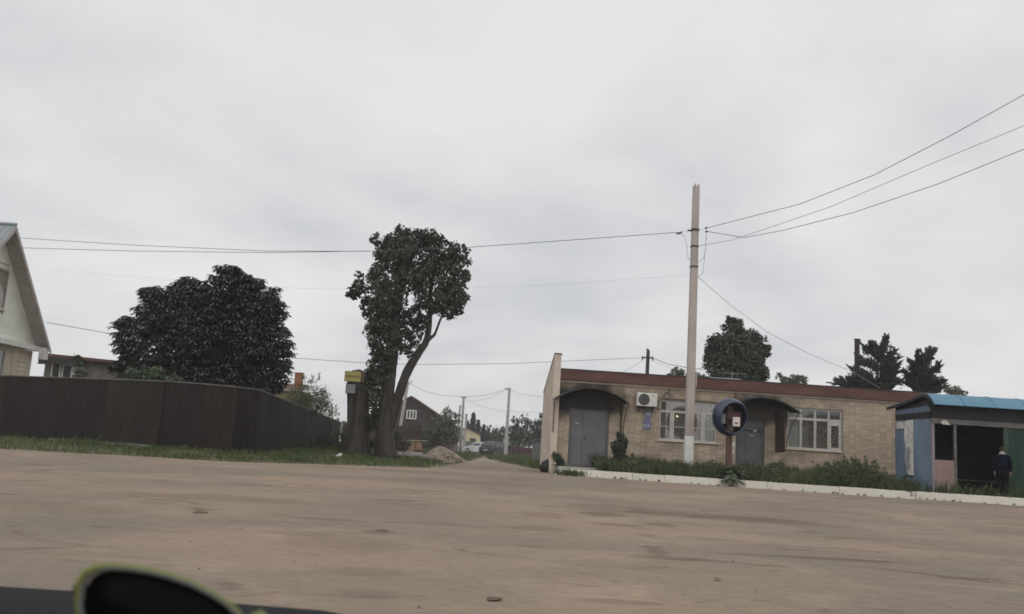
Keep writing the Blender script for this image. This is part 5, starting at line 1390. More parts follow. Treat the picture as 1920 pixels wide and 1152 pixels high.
for (a_, b_, c_, d_) in ((-HWd + .3, LW[0], -.2, ze - .28), (LW[1], wy1, -.2, ze - .28), (LW[0], LW[1], -.2, LW[2]), (LW[0], LW[1], LW[3], ze - .28)):
    mb.box((-OV - .35, a_, c_), (-OV - .03, b_, d_))
mb.box((-LN + .4, wy1 - .3, -.2), (-OV - .36, wy1, ze - .28)).box((-LN + .4, -HWd + .3, -.2), (-OV - .36, -HWd + .6, ze - .28)).build('wall', MT['block'], ho)
hwin(LW[0], LW[1], LW[2], LW[3], -OV - .08)

# low outbuilding behind the house
ob = at(150, 700, 47)
ot = thing('outbuilding', 'low outbuilding with dark sloping roof between house and chestnut', 'building', (ob.x, ob.y, 0), 0)
xl, xr = at(80, 690, 47).x - ob.x, at(222, 690, 47).x - ob.x
ztl, ztr = at(95, 664, 47).z, at(212, 677, 47).z
MB().prism([(xl, -.5, ztl), (xr, -.5, ztr), (xr, -.5, ztr - .16), (xl, -.5, ztl - .16)], (0, 4, 0)).build('roof', MT['brown_roof'], ot)
MB().prism([(xl, -.55, ztl - .165), ((xl + xr) / 2, -.55, (ztl + ztr) / 2 - .165), ((xl + xr) / 2, -.55, (ztl + ztr) / 2 - .45), (xl, -.55, ztl - .6)], (0, .05, 0)).build('fascia', MT['roofing'], ot)
MB().prism([(xl + .1, 0, -.1), (xr - .1, 0, -.1), (xr - .1, 0, ztr - .17), (xl + .1, 0, ztl - .17)], (0, 3.2, 0)).build('wall', MT['footing'], ot)
for (pa, pb_, py0, py1) in ((98, 112, 680, 706), (118, 134, 683, 708)):
    a, b = at(pa, py0, 46.95) - ob, at(pb_, py1, 46.95) - ob
    wz0, wz1 = at(pa, py1, 46.95).z, at(pa, py0, 46.95).z
    wn = MB().box((a.x, -.06, wz0), (a.x + .07, 0, wz1)).box((b.x - .07, -.06, wz0), (b.x, 0, wz1)).box((a.x + .07, -.06, wz1 - .07), (b.x - .07, 0, wz1)).build('window', MT['white_trim'], ot)
    MB().box((a.x + .07, -.03, wz0), (b.x - .07, -.025, wz1 - .07)).build('pane', MT['car_glass'], wn)
a, b = at(118, 688, 46.9) - ob, at(134, 702, 46.9) - ob
MB().box((a.x + .5, -.08, at(118, 702, 46.9).z), (b.x + .5, -.02, at(118, 686, 46.9).z)).build('shutter', MT['white_sheet'], ot)
# ochre house hidden behind the chestnut
oh = at(548, 720, 62)
oc = thing('ochre_house', 'ochre walled house with orange brick chimney half hidden by the chestnut', 'house', (oh.x, oh.y, 0))
z1, z2 = at(548, 733, 62).z, at(562, 700, 62).z
MB().box((-2.5, 0, -.1), (at(566, 740, 62).x - oh.x, 3, z1)).build('wall', MT['ochre'], oc)
MB().prism([(-2.7, -.3, z1), (at(568, 740, 62).x - oh.x, -.3, z1), (at(568, 740, 62).x - oh.x, 1.5, z1 + .5), (-2.7, 1.5, z1 + .5)], (0, .05, .06)).build('roof', MT['brown_roof'], oc)
cx = at(556, 715, 62).x - oh.x
MB().box((cx - .28, .5, z1 - .1), (cx + .22, 1.0, z2)).box((cx - .32, .46, z2 + .002), (cx + .26, 1.04, z2 + .08)).build('chimney', MT['orange'], oc)

# ------------------------------------------------------------------ down the alley
# leaning pole with lamp bracket
Yq = 88.0
b = at(748, 816, Yq); b2 = at(765, 716, Yq)
d_ = (b2 - b).normalized(); bb = b - d_ * ((b.z - 0.1) / d_.z)
lp = thing('lamp_pole', 'pale leaning concrete lamp pole in front of the brown house', 'lamp post', bb)
MB().tube([(0, 0, -.2), tuple(b2 - bb)], [.19, .14], 8).build('shaft', MT['concrete_grey'], lp)
tpv = b2 - bb
MB().tube([tuple(tpv - Vector((0, 0, .35))), (tpv.x + .25, 0, tpv.z - .2), (tpv.x + .42, 0, tpv.z + .05), (tpv.x + .2, 0, tpv.z + .16), tuple(tpv)], .035, 6).build('bracket', MT['wire_grey'], lp)
MB().lathe([(.001, .08), (.09, .04), (.11, -.04), (.001, -.08)], 10).build('lamp_head', MT['white_trim'], lp, smooth=True, loc=(tpv.x + .40, 0, tpv.z + .03))
# A-frame concrete pole
Ya = 112.0
b = at(862.5, 850, Ya); b.z = 0; tpa = at(865.5, 744, Ya)
pa_ = thing('strut_pole', 'concrete pole braced by a leaning strut beside the yellow house', 'utility pole', b)
taper(MB(), -.2, tpa.z, .42, .26, .3, .22).build('shaft', MT['concrete_grey'], pa_)
a2 = at(856, 852, Ya) - b; t2 = at(864, 760, Ya) - b
MB().tube([(a2.x - .1, -.3, -.1), (t2.x - .05, -.12, t2.z)], [.16, .12], 8).build('strut', MT['concrete_grey'], pa_)
MB().box((-.4, -.06, tpa.z - .10), (.4, .06, tpa.z)).build('crossarm', MT['dark_metal'], pa_)
s2 = at(873, 800, 118); s2.z = 0
sp2 = thing('short_pole', 'short grey post standing just behind the braced pole', 'utility pole', s2)
taper(MB(), -.2, at(873, 778, 118).z, .34, .28).build('shaft', MT['concrete_grey'], sp2)
MB().box((-.2, -.2, at(873, 778, 118).z), (.2, .2, at(873, 778, 118).z + .08)).build('cap', MT['dark_metal'], sp2)
Yb = 100.0
b = at(947.5, 857, Yb); b.z = 0; tpb = at(951.5, 727, Yb)
pB = thing('alley_pole', 'straight pale concrete pole on the right of the dirt alley', 'utility pole', b)
taper(MB(), -.2, tpb.z, .44, .27, .34, .24).build('shaft', MT['concrete_grey'], pB)
MB().box((-.42, -.05, tpb.z - .25), (-.02, .05, tpb.z - .12)).build('hook', MT['dark_metal'], pB)
MB().lathe([(.001, -.09), (.06, -.05), (.06, .03), (.001, .09)], 8).build('insulator', MT['insulator'], pB, loc=(-.42, 0, tpb.z - .1))
cable('alley wire from the leaning lamp pole to the braced pole', [(767, 719, Yq), (800, 735, 96), (830, 742, 104), (864, 744, Ya)], .022, 0, 'wire_grey')
cable('alley wire from the braced pole up to the straight pole', [(866, 744, Ya), (900, 743, 108), (925, 738, 104), (949, 730, Yb)], .022, 0, 'wire_grey')
cable('lower alley wire sagging under the one between the braced and straight poles', [(866, 746, Ya), (890, 752, 108), (918, 747, 104), (949, 731, Yb)], .016, 0, 'wire_grey')
cable('alley wire from the straight pole towards the shop corner', [(952, 730, Yb), (975, 739, 90), (1005, 743, 80), (1040, 744, 70)], .018, 0, 'wire_grey')
cable('thin low wire from the braced pole passing behind the straight pole', [(866, 747, Ya), (905, 763, 116), (950, 772, 120), (1030, 775, 124)], .018, 0, 'wire_grey')

# brown gabled house
Yh = 104.0
apx = at(771, 742, Yh)
bh = thing('brown_house', 'dark brown gabled house at the left of the alley', 'house', (apx.x, apx.y, 0), 0)
er = at(852, 797, Yh) - apx
HB = er.x; dz = -(er.z); zrb = apx.z; slb = dz / HB
for sgn in (-1, 1):
    MB().prism([(0, 0, zrb), (sgn * (HB + .2), 0, zrb - slb * (HB + .2)), (sgn * (HB + .2), 0, zrb - slb * (HB + .2) - .14), (0, 0, zrb - .14)], (0, 8, 0)).build('roof', MT['brown_roof'], bh)
WX0, WX1, WZa, WZb = at(762, 770, Yh).x - apx.x, at(781, 770, Yh).x - apx.x, at(772, 786, Yh).z, at(772, 769, Yh).z
z = 0.0
while z < zrb - .4:
    z2 = min(z + .45, zrb - .2); y1, y2 = min(HB - .3, (zrb - z - .15) / slb), min(HB - .3, (zrb - z2 - .15) / slb)
    if z2 > WZa and z < WZb:
        MB().prism([(-y1, .35, z + .01), (WX0, .35, z + .01), (WX0, .35, z2), (-y2, .35, z2)], (0, .05, 0)).build('cladding_board', MT['brown_house'], bh)
        MB().prism([(WX1, .35, z + .01), (y1, .35, z + .01), (y2, .35, z2), (WX1, .35, z2)], (0, .05, 0)).build('cladding_board', MT['brown_house'], bh)
    else:
        MB().prism([(-y1, .35, z + .01), (y1, .35, z + .01), (y2, .35, z2), (-y2, .35, z2)], (0, .05, 0)).build('cladding_board', MT['brown_house'], bh)
    z = z2
MB().prism([(-HB + .32, .42, -.1), (HB - .32, .42, -.1), (HB - .32, .42, zrb - slb * (HB - .3) - .2), (0, .42, zrb - .25), (-HB + .32, .42, zrb - slb * (HB - .3) - .2)], (0, 7, 0)).build('wall', MT['brown_house'], bh)
wn = MB().box((WX0, .30, WZa), (WX0 + .12, .36, WZb)).box((WX1 - .12, .30, WZa), (WX1, .36, WZb)).box((WX0 + .12, .30, WZb - .1), (WX1 - .12, .36, WZb)).box((WX0 + .12, .30, WZa), (WX1 - .12, .36, WZa + .1)).build('window', MT['white_trim'], bh)
mw = (WX0 + WX1) / 2
for xx in (mw - .18, mw + .18):
    MB().box((xx - .06, .31, WZa + .1), (xx + .06, .355, WZb - .1)).build('mullion', MT['white_trim'], wn)
MB().box((WX0 + .12, .345, WZa + .1), (WX1 - .12, .349, WZb - .1)).build('pane', MT['car_glass'], wn)
# scrubby dead-looking trees before it
simple_tree('brown-green overgrown tree against the right side of the brown house', 'overgrown_tree', 'tree',
            [blob(825, 800, 92, 30, 26), blob(845, 785, 92, 18, 18), blob(805, 815, 92, 26, 20), blob(838, 775, 92, 12, 12), blob(850, 810, 92, 14, 22), blob(800, 830, 92, 28, 14), blob(840, 825, 92, 20, 16)],
            MT['leaf_olive'], 0.30, 60, (825, 850), 92, 0.15, 0.1, 0.4)
simple_tree('dark leafy bush low in front of the brown house', 'dark_shrub', 'bush',
            [blob(823, 815, 84, 14, 14), blob(835, 820, 84, 10, 12), blob(812, 822, 84, 10, 10)], MT['leaf'], 0.25, 90, (823, 846), 84, 0.08, 0.1, 0.5)
simple_tree('dark bush below the leaning lamp pole', 'dark_shrub', 'bush',
            [blob(775, 812, 80, 24, 16), blob(755, 815, 80, 14, 16), blob(790, 818, 80, 16, 12), blob(770, 826, 80, 26, 10)], MT['leaf'], 0.25, 80, (770, 848), 80, 0.08, 0.1, 0.5)
# yellow house
Yy = 150.0
yh = at(885, 850, Yy)
yo = thing('yellow_house', 'small pale yellow house with sloping roof beyond the silver car', 'house', (yh.x, yh.y, 0))
xL, xM, xR = (at(x, 830, Yy).x - yh.x for x in (866, 877, 899))
zL, zM, zR = at(866, 806, Yy).z, at(872, 804, Yy).z, at(899, 816, Yy).z
gx0, gx1, gz1 = at(880, 830, Yy).x - yh.x, at(892, 830, Yy).x - yh.x, at(886, 822, Yy).z
mb = MB(); mb.box((xL, 0, -.5), (gx0, 6, zR)).box((gx1, 0, -.5), (xR, 6, zR)).box((gx0, 0, gz1), (gx1, 6, zR - .0)).prism([(xL, 0, zR), (xR, 0, zR), (xM, 0, zM - .05), (xL, 0, zL - .05)], (0, 6, 0))
mb.build('wall', MT['yellow_house'], yo)
MB().prism([(xL - .2, -.4, zL), (xM, -.4, zM), (xM, -.4, zM + .18), (xL - .2, -.4, zL + .18)], (0, 7, 0)).build('roof', MT['brown_roof'], yo)
MB().prism([(xM, -.4, zM), (xR + .4, -.4, zR - .1), (xR + .4, -.4, zR + .08), (xM, -.4, zM + .18)], (0, 7, 0)).build('roof', MT['roofing'], yo)
MB().box((gx0 + .002, .12, -.5), (gx1 - .002, .2, gz1 - .002)).build('garage_door', MT['dark_car'], yo)
for pxa in (865.5, 869.5):
    xx = at(pxa, 820, Yy).x - yh.x; za, zb_ = at(pxa, 826, Yy).z, at(pxa, 816, Yy).z
    wn = MB().box((xx - .05, -.04, za), (xx + .28, -.003, zb_)).build('window', MT['brown_roof'], yo)
    MB().box((xx, -.05, za + .06), (xx + .23, -.042, zb_ - .06)).build('pane', MT['car_glass'], wn)
# far walls and fences
gw = thing('grey_wall', 'grey rendered wall beside the braced pole, before the yellow house', 'wall', tuple(at(850, 845, 105).to_2d()) + (0,))
gwo = at(850, 845, 105)
x0, x1 = at(838, 845, 105).x - gwo.x, at(858, 845, 105).x - gwo.x
for i in range(3):
    xa = x0 + (x1 - x0) * i / 3; xb = x0 + (x1 - x0) * (i + 1) / 3
    MB().box((xa + .01, 0, -.1), (xb - .01, .12, at(850, 822 - 2 * i, 105).z)).build('panel', MT['footing'], gw)
gf = at(905, 845, 128)
gfo = thing('grey_sheet_fence', 'grey sheet fence behind the two parked cars', 'fence', (gf.x, gf.y, 0))
xa, xb = at(872, 845, 128).x - gf.x, at(912, 845, 128).x - gf.x
for i in range(4):
    MB().box((xa + (xb - xa) * i / 4 + .01, 0, -.3), (xa + (xb - xa) * (i + 1) / 4 - .01, .06, at(900, 829, 128).z)).build('fence_sheet', MT['grey_sheet'], gfo)
mf = at(975, 845, 110)
mfo = thing('maroon_fence', 'dark maroon sheet fence right of the straight alley pole', 'fence', (mf.x, mf.y, 0))
xa, xb = at(922, 845, 110).x - mf.x, at(1003, 845, 110).x - mf.x
nn = 9
for i in range(nn):
    MB().box((xa + (xb - xa) * i / nn + .008, 0, -.2), (xa + (xb - xa) * (i + 1) / nn - .008, .05, at(945, 835, 110).z - .02 * i)).build('fence_sheet', MT['maroon'], mfo)
gs = at(1010, 845, 62)
gso = thing('grey_shed', 'plain grey shed wall peeping out left of the shop corner', 'shed', (gs.x, gs.y, 0))
xa, xb = at(1000, 845, 62).x - gs.x, at(1030, 845, 62).x - gs.x
MB().box((xa, 0, -.1), (xb, 3, at(1005, 827, 62).z)).build('wall', MT['grey_sheet'], gso)
MB().prism([(xa - .1, -.15, at(1003, 827, 62).z + .002), (xb, -.15, at(1003, 822, 62).z), (xb, -.15, at(1003, 822, 62).z + .06), (xa - .1, -.15, at(1003, 827, 62).z + .06)], (0, 3.3, 0)).build('roof', MT['grey_sheet'], gso)
# far trees
def conifer(px, ptop, pbase, Y, hw, label, mt='needle'):
    b = at(px, pbase, Y); t_ = at(px, ptop, Y); h = t_.z - 0.0
    tr = thing('conifer_tree', label, 'tree', (b.x, b.y, 0), 0, 'dark trees at the end of the alley')
    P = []
    n = int(2600)
    u = rng.uniform(0.05, 1, n) ** 0.75
    th = rng.uniform(0, 2 * PI, n); k = px2m(Y)
    R = (1 - u) * hw * k * (0.75 + 0.25 * np.sin(u * 40)) * rng.uniform(0.3, 1.05, n) + .05
    C = np.stack([R * np.cos(th), R * np.sin(th), u * h], -1)
    O = np.stack([np.cos(th), np.sin(th), -0.2 + 0 * th], -1)
    V, Fq = leaf_quads(C, h * 0.09, 0, 0.6, O, 0.35)
    link('crown', arr_mesh('crown', V, Fq, 3), MT[mt], tr)
    MB().tube([(0, 0, -.2), (0, 0, h * .95)], [.22, .03], 7).build('trunk', MT['bark'], tr)
for i, (px, pt, Y, hw, lab) in enumerate(((883, 775, 175, 16, 'tallest dark conifer behind the yellow house'), (873, 790, 178, 14, 'dark conifer left of the tallest one behind the yellow house'), (893, 788, 172, 13, 'dark conifer just right of the tallest one'),
                                        (904, 797, 168, 12, 'dark conifer behind the yellow house gutter end'), (913, 804, 165, 12, 'small dark conifer over the grey sheet fence'), (921, 812, 160, 11, 'lowest dark conifer in the gap of the alley'))):
    conifer(px, pt, 850, Y, hw, lab)
simple_tree('bushy dark tree with upright tips right of the straight pole', 'bushy_tree', 'tree',
            [blob(975, 818, 125, 26, 22), blob(965, 795, 125, 10, 14), blob(985, 793, 125, 9, 14), blob(955, 812, 125, 14, 16), blob(972, 788, 125, 4, 12), blob(988, 786, 125, 3, 11), blob(963, 786, 125, 3, 10), blob(978, 786, 125, 3, 11), blob(995, 800, 125, 12, 14)],
            MT['leaf'], 0.36, 40, (972, 850), 125, 0.2, -0.2, 0.4)
simple_tree('dark tree rising against the left corner of the shop', 'bushy_tree', 'tree',
            [blob(1012, 812, 118, 18, 26), blob(1016, 786, 118, 8, 14), blob(1005, 800, 118, 10, 14), blob(1020, 800, 118, 12, 24), blob(1003, 825, 118, 14, 18)],
            MT['leaf'], 0.36, 45, (1012, 850), 118, 0.2, -0.2, 0.4)
simple_tree('low grey green bush left of the straight alley pole', 'bushy_tree', 'bush',
            [blob(933, 825, 135, 12, 16), blob(926, 812, 135, 6, 10), blob(940, 812, 135, 8, 12), blob(931, 806, 135, 3, 10), blob(943, 805, 135, 3, 10), blob(922, 828, 135, 10, 12)],
            MT['leaf_mid'], 0.36, 45, (933, 850), 135, 0.12, -0.2, 0.4)
# far wooded horizon behind everything
C = []
for k in range(260):
    xk = -190 + k * 1.55 + random.uniform(-.6, .6); yk = 230 + random.uniform(-14, 14); hk = random.uniform(3.5, 6.5)
    nn_ = 70
    C.append(np.stack([rng.normal(xk, 1.2, nn_), rng.normal(yk, 1.5, nn_), rng.uniform(0, 1, nn_) ** .8 * hk], -1))
V, Fq = leaf_quads(np.concatenate(C), 1.1, 0.1, 0.7)
stuff(tag(link('treeline', arr_mesh('treeline', V, Fq, 3), MT['leaf_mid']), 'far low wood closing the horizon beyond the alley', 'trees'))

# ------------------------------------------------------------------ cars
def car(name, label, loc, rz, paint, Lc=4.2, Wc=1.72, Hc=1.45):
    c = thing(name, label, 'car', loc, rz)
    # side profile, nose at +x
    hl_ = Lc / 2
    low = [(-hl_, .38), (-hl_ - .03, .62), (-hl_ + .03, .88), (-hl_ + .35, .95), (hl_ - 1.25, .93), (hl_ - .25, .78), (hl_, .58), (hl_, .32), (hl_ - .1, .22), (-hl_ + .1, .22)]
    secs = [(-Wc / 2, .93), (-Wc / 2 + .06, 1.0), (Wc / 2 - .06, 1.0), (Wc / 2, .93)]
    vs = []; n = len(low)
    for (y, k) in secs:
        vs += [(x * (0.985 if k < 1 else 1), y, .55 + (z - .55) * k) for x, z in low]
    fs = [tuple(range(n)), tuple(range(3 * n, 4 * n))[::-1]]
    for s_ in range(3):
        for i in range(n):
            fs.append((s_ * n + i, (s_ + 1) * n + i, (s_ + 1) * n + (i + 1) % n, s_ * n + (i + 1) % n))
    MB().add(vs, fs).build('body', paint, c, bevel=.03)
    cab = [(-hl_ + .22, .93), (-hl_ + .55, 1.26), (-hl_ + 1.0, Hc - .03), (-.2, Hc), (.45, Hc - .06), (hl_ - 1.05, .92)]
    vs = []
    for (y, zz) in ((-Wc / 2 + .05, 0), (Wc / 2 - .05, 0)):
        for i, (x, z) in enumerate(cab):
            t_ = (z - .92) / (Hc - .92); vs.append((x, y * (1 - .17 * t_), z))
    n = len(cab)
    MB().add(vs, [tuple(range(n)), tuple(range(n, 2 * n))[::-1]] + [(i, n + i, n + (i + 1) % n, (i + 1) % n) for i in range(n)]).build('cabin', paint, c, bevel=.04)
    for sy in (-1, 1):
        def gp(x, z, off=.012):
            t_ = (z - .92) / (Hc - .92); return (x, sy * ((Wc / 2 - .05) * (1 - .17 * t_) + off), z)
        for name_, q in (('side_window', [(-hl_ + .62, .98), (-hl_ + .86, 1.24), (-hl_ + 1.15, Hc - .12), (-.35, Hc - .10), (-.35, .98)]), ('side_window', [(-.27, .98), (-.27, Hc - .10), (.38, Hc - .15), (hl_ - 1.22, .98)])):
            MB().prism([gp(x, z) for x, z in q], (0, -sy * .02, 0)).build(name_, MT['car_glass'], c)
        for wx in (-hl_ + .78, hl_ - .80):
            Mw = Matrix.Translation((wx, sy * (Wc / 2 - .09), .31)) @ Matrix.Rotation(PI / 2, 4, 'X')
            wh = MB().lathe([(.17, -.10), (.28, -.10), (.31, -.06), (.31, .06), (.28, .10), (.17, .10)], 20, Mw).build('wheel', MT['rubber'], c, smooth=True)
            MB().lathe([(.001, sy * -.085), (.10, sy * -.10), (.17, sy * -.085)], 14, Mw).build('rim', MT['rim'], wh)
        MB().box((-hl_ - .045, sy * .52 - .13, .68), (-hl_ + .05, sy * .52 + .13, .84)).build('tail_light', MT['light_red'], c, bevel=.01)
        MB().box((hl_ - .12, sy * .55 - .16, .60), (hl_ + .012, sy * .55 + .16, .74)).build('headlight', MT['pale_print'], c, bevel=.01)
        MB().box((.68, sy * (Wc / 2 + .02) - .07, .92), (.80, sy * (Wc / 2 + .02) + .07, 1.03)).build('mirror', paint, c, bevel=.02)
    a = [(-hl_ + .19, -.60, .99), (-hl_ + .19, .60, .99), (-hl_ + .52, .54, 1.28), (-hl_ + .52, -.54, 1.28)]
    MB().prism(a, (-.02, 0, .02)).build('rear_window', MT['car_glass'], c)
    a = [(hl_ - 1.13, -.62, .98), (hl_ - 1.13, .62, .98), (.56, .55, Hc - .12), (.56, -.55, Hc - .12)]
    MB().prism(a, (.03, 0, .03)).build('windscreen', MT['car_glass'], c)
    MB().box((-hl_ - .05, -.26, .50), (-hl_ - .01, .26, .60)).build('number_plate', MT['pale_print'], c)
    MB().box((-hl_ - .05, -.8, .30), (-hl_ + .1, .8, .45)).build('bumper', MT['dark_metal'], c, bevel=.03)
    return c
pc = at(892, 851, 112)
car('parked_car', 'silver hatchback parked side-on before the yellow house', (pc.x + .3, pc.y, .0), math.radians(172), MT['silver'], 4.0, 1.7, 1.42)
pc = at(923, 857, 101)
car('parked_car', 'dark grey car seen from behind beside the straight alley pole', (pc.x + .15, pc.y + 1.8, -.02), math.radians(64), MT['dark_car'], 4.3, 1.8, 1.58)

# ------------------------------------------------------------------ rubble, pallet, bits
Yr = 45.5
rb = at(829, 862, Yr); rb.z = 0
rp_ = thing('rubble_heap', 'pale heap of broken stone on the left of the alley mouth', 'rubble heap', rb)
mb = MB(); n = 28
prf = [(1.05, 0.0), (.95, .14), (.78, .32), (.55, .52), (.34, .62), (.14, .70), (.02, .72)]
vs = []; fs = []
for k, (r, z) in enumerate(prf):
    for a in range(n):
        th = 2 * PI * a / n; q_ = 1 + .16 * math.sin(3 * th + 1) + .10 * math.sin(7 * th + z * 5) + random.uniform(-.04, .04)
        vs.append((r * q_ * math.cos(th) - .18 * z, r * q_ * .8 * math.sin(th), z * (1 + .08 * math.sin(5 * th))))
for k in range(len(prf) - 1):
    for a in range(n): fs.append((k * n + a, k * n + (a + 1) % n, (k + 1) * n + (a + 1) % n, (k + 1) * n + a))
mb.add(vs, fs).build('mound', MT['rubble'], rp_)
def rock(r, jag=.3):
    vs = []
    for (x, y, z) in ((-1, -1, -1), (1, -1, -1), (1, 1, -1), (-1, 1, -1), (-1, -1, 1), (1, -1, 1), (1, 1, 1), (-1, 1, 1)):
        vs.append((x * r * random.uniform(1 - jag, 1), y * r * random.uniform(1 - jag, 1), z * r * .65 * random.uniform(1 - jag, 1)))
    return MB().add(vs, [(3, 2, 1, 0), (4, 5, 6, 7), (0, 1, 5, 4), (1, 2, 6, 5), (2, 3, 7, 6), (3, 0, 4, 7)])
rocks = [rock(random.uniform(.05, .12)).mesh('stone') for _ in range(10)]
for r_ in rocks: r_.materials.append(MT['rubble'])
for i in range(150):
    th = random.uniform(PI, 2 * PI) if i % 4 else random.uniform(0, PI)
    t = random.random() ** .8; r = 1.1 * t; z = max(0.02, .72 * (1 - t) ** .8 * .95)
    o = bpy.data.objects.new('stone', random.choice(rocks)); COL.objects.link(o); o.parent = rp_
    o.location = (r * math.cos(th) - .18 * z, r * .8 * math.sin(th), z); o.rotation_euler = (random.uniform(0, 3), random.uniform(0, 3), random.uniform(0, 3))
# second lower spill to the left
rb2 = at(770, 850, 50); rb2.z = .02
r2 = thing('earth_heap', 'low spill of stones and earth left of the rubble heap', 'earth heap', rb2)
vs = []; fs = []
for k, (r, z) in enumerate([(1.3, 0), (1.1, .14), (.8, .26), (.4, .33), (.02, .36)]):
    for a in range(20):
        th = 2 * PI * a / 20; q_ = 1 + .15 * math.sin(3 * th) + random.uniform(-.06, .06)
        vs.append((r * q_ * math.cos(th), r * .6 * q_ * math.sin(th), z))
for k in range(4):
    for a in range(20): fs.append((k * 20 + a, k * 20 + (a + 1) % 20, (k + 1) * 20 + (a + 1) % 20, (k + 1) * 20 + a))
MB().add(vs, fs).build('mound', MT['footing'], r2)
for i in range(40):
    th = random.uniform(PI, 2 * PI); t = random.random(); r = 1.3 * t
    o = bpy.data.objects.new('stone', random.choice(rocks)); COL.objects.link(o); o.parent = r2
    o.location = (r * math.cos(th), r * .6 * math.sin(th), .36 * (1 - t) + .02); o.rotation_euler = (random.uniform(0, 3), random.uniform(0, 3), 0)
cb = at(843, 869, 41); cb.z = 0.05
ck = rock(.30, .35).build('concrete_chunk', MT['rubble'], None, loc=cb)
tag(ck, 'weathered concrete lump half sunk in grass below the rubble heap', 'concrete block')
# stack of tan bricks on a pallet under boards
pk = at(775, 836, 58); pk.z = .28
pa = thing('brick_pallet', 'pallet of tan bricks under pale boards behind the tall tree', 'pallet', pk)
pbm = MB().box((0, 0, 0), (.24, .12, .10)).mesh('brick'); pbm.materials.append(MT['tan_brick'])
for iz in range(5):
    for ix in range(4):
        o = bpy.data.objects.new('brick', pbm); COL.objects.link(o); o.parent = pa
        o.location = (-.55 + ix * .262 + random.uniform(-.02, .02), random.uniform(-.02, .02), .14 + iz * .108)
MB().box((-.58, .13, .13), (.5, .8, .66)).build('core', MT['tan_brick'], pa)
for xx in (-.55, -.05, .42): MB().box((xx, -.02, 0), (xx + .1, .8, .10)).build('bearer', MT['wood_dark'], pa)
MB().box((-.6, -.05, .105), (.55, .82, .128)).build('deck', MT['wood_dark'], pa)
MB().box((-.62, -.10, .70), (.9, .85, .74), Matrix.Rotation(-.04, 4, 'Y')).build('cover_board', MT['tarp'], pa)
for xx in (-.22, .12): MB().box((xx, -.03, .12), (xx + .035, -.022, .72)).build('strap', MT['wood_dark'], pa)
# black rubbish bag and tyre at the shop corner
bg = at(1028, 868, 36.2); bg.z = 0.0
vs = []; fs = []; n = 14
for k, (r, z) in enumerate([(.26, 0), (.36, .12), (.33, .28), (.22, .42), (.10, .50), (.03, .56)]):
    for a in range(n):
        th = 2 * PI * a / n; q_ = 1 + random.uniform(-.12, .12); vs.append((r * q_ * math.cos(th), r * q_ * math.sin(th), z))
for k in range(5):
    for a in range(n): fs.append((k * n + a, k * n + (a + 1) % n, (k + 1) * n + (a + 1) % n, (k + 1) * n + a))
bag = MB().add(vs, fs).build('rubbish_bag', MT['black_bag'], None, smooth=True, loc=bg)
tag(bag, 'black rubbish bag slumped at the left corner of the shop', 'bag')
simple_tree('dark clump of weeds at the foot of the shop corner', 'weed_clump', 'weeds',
            [blob(1046, 862, 35.0, 10, 12), blob(1040, 856, 35.0, 8, 10), blob(1052, 868, 35.0, 8, 7)], MT['leaf'], 0.12, 500, (1046, 874), 35.0, 0.012, -.4, 0.35, .7, .9, base_z=.2, cov=1.5)
simple_tree('upright dark green shrub right of the grey left door', 'door_shrub', 'shrub',
            [blob(1163, 842, 34.6, 14, 16), blob(1162, 822, 34.6, 8, 10), blob(1170, 835, 34.6, 9, 14), blob(1153, 838, 34.6, 9, 12), blob(1163, 858, 34.6, 16, 10), blob(1158, 815, 34.6, 3, 7), blob(1168, 818, 34.6, 3, 7)],
            MT['leaf'], 0.12, 420, (1163, 872), 34.6, 0.015, -0.3, 0.5, .7, .9, base_z=.25, cov=1.6)
def stalks(n, where, hfun, leaf, per, name, label, mt):
    P = []; D = []
    for _ in range(n):
        x, y, z = where(); h = hfun(x, y) * random.uniform(.55, 1.1)
        m = int(per * (h + .25)); t = rng.uniform(.05, 1, m); th = rng.uniform(0, 2 * PI, m)
        lean = rng.normal(0, .22, 2)
        r = .16 * (1.05 - t) * h + .03
        P.append(np.stack([x + lean[0] * t * t * h + np.cos(th) * r * rng.uniform(.2, 1, m), y + lean[1] * t * t * h + np.sin(th) * r * rng.uniform(.2, 1, m), z + t * h], -1))
        D.append(np.stack([np.cos(th), np.sin(th), rng.uniform(-.5, .9, m)], -1))
    V, Fq = leaf_quads(np.concatenate(P), leaf, 0, .34, np.concatenate(D), .35)
    return stuff(tag(link(name, arr_mesh(name, V, Fq, 3), MT[mt]), label, 'weeds'))
def bump_at(px, w_, h_): return lambda px_: h_ * math.exp(-((px_ - px) / w_) ** 2)
BUMPS = [bump_at(1610, 34, .75), bump_at(1650, 22, .45), bump_at(1470, 22, .55), bump_at(1420, 18, .35), bump_at(1555, 20, .35), bump_at(1250, 30, .12), bump_at(1700, 30, .3), bump_at(1200, 14, .2), bump_at(1345, 14, .2)]
def verge_pt():
    while True:
        i = random.uniform(.05, .62); j = random.uniform(.12, .98)
        u_, v_ = i * (ZR.shape[0] - 1), j * (ZR.shape[1] - 1); a_, c_ = int(u_), int(v_)
        x, y = PR[a_, c_] + rng.normal(0, .08, 2)
        if x < 3.6 and y > 33: continue
        if x > 14.0 and y > 30.0: continue
        return x, y, ZR[a_, c_] - .02
def verge_h(x, y):
    px_ = 960 + F_PX * x / y
    return .29 + .11 * math.sin(x * 1.7) + sum(b_(px_) for b_ in BUMPS)
stalks(900, verge_pt, verge_h, .125, 46, 'weeds', 'taller leafy weeds standing unevenly along the shop wall', 'weed')
def fence_pt():
    t = random.uniform(.05, .55); i = int(t * (ZL.shape[0] - 1)); j = random.choice((9, 10, 10, 11, 11))
    x, y = PL[i, j] + rng.normal(0, .12, 2)
    return x, y, ZL[i, j] - .02
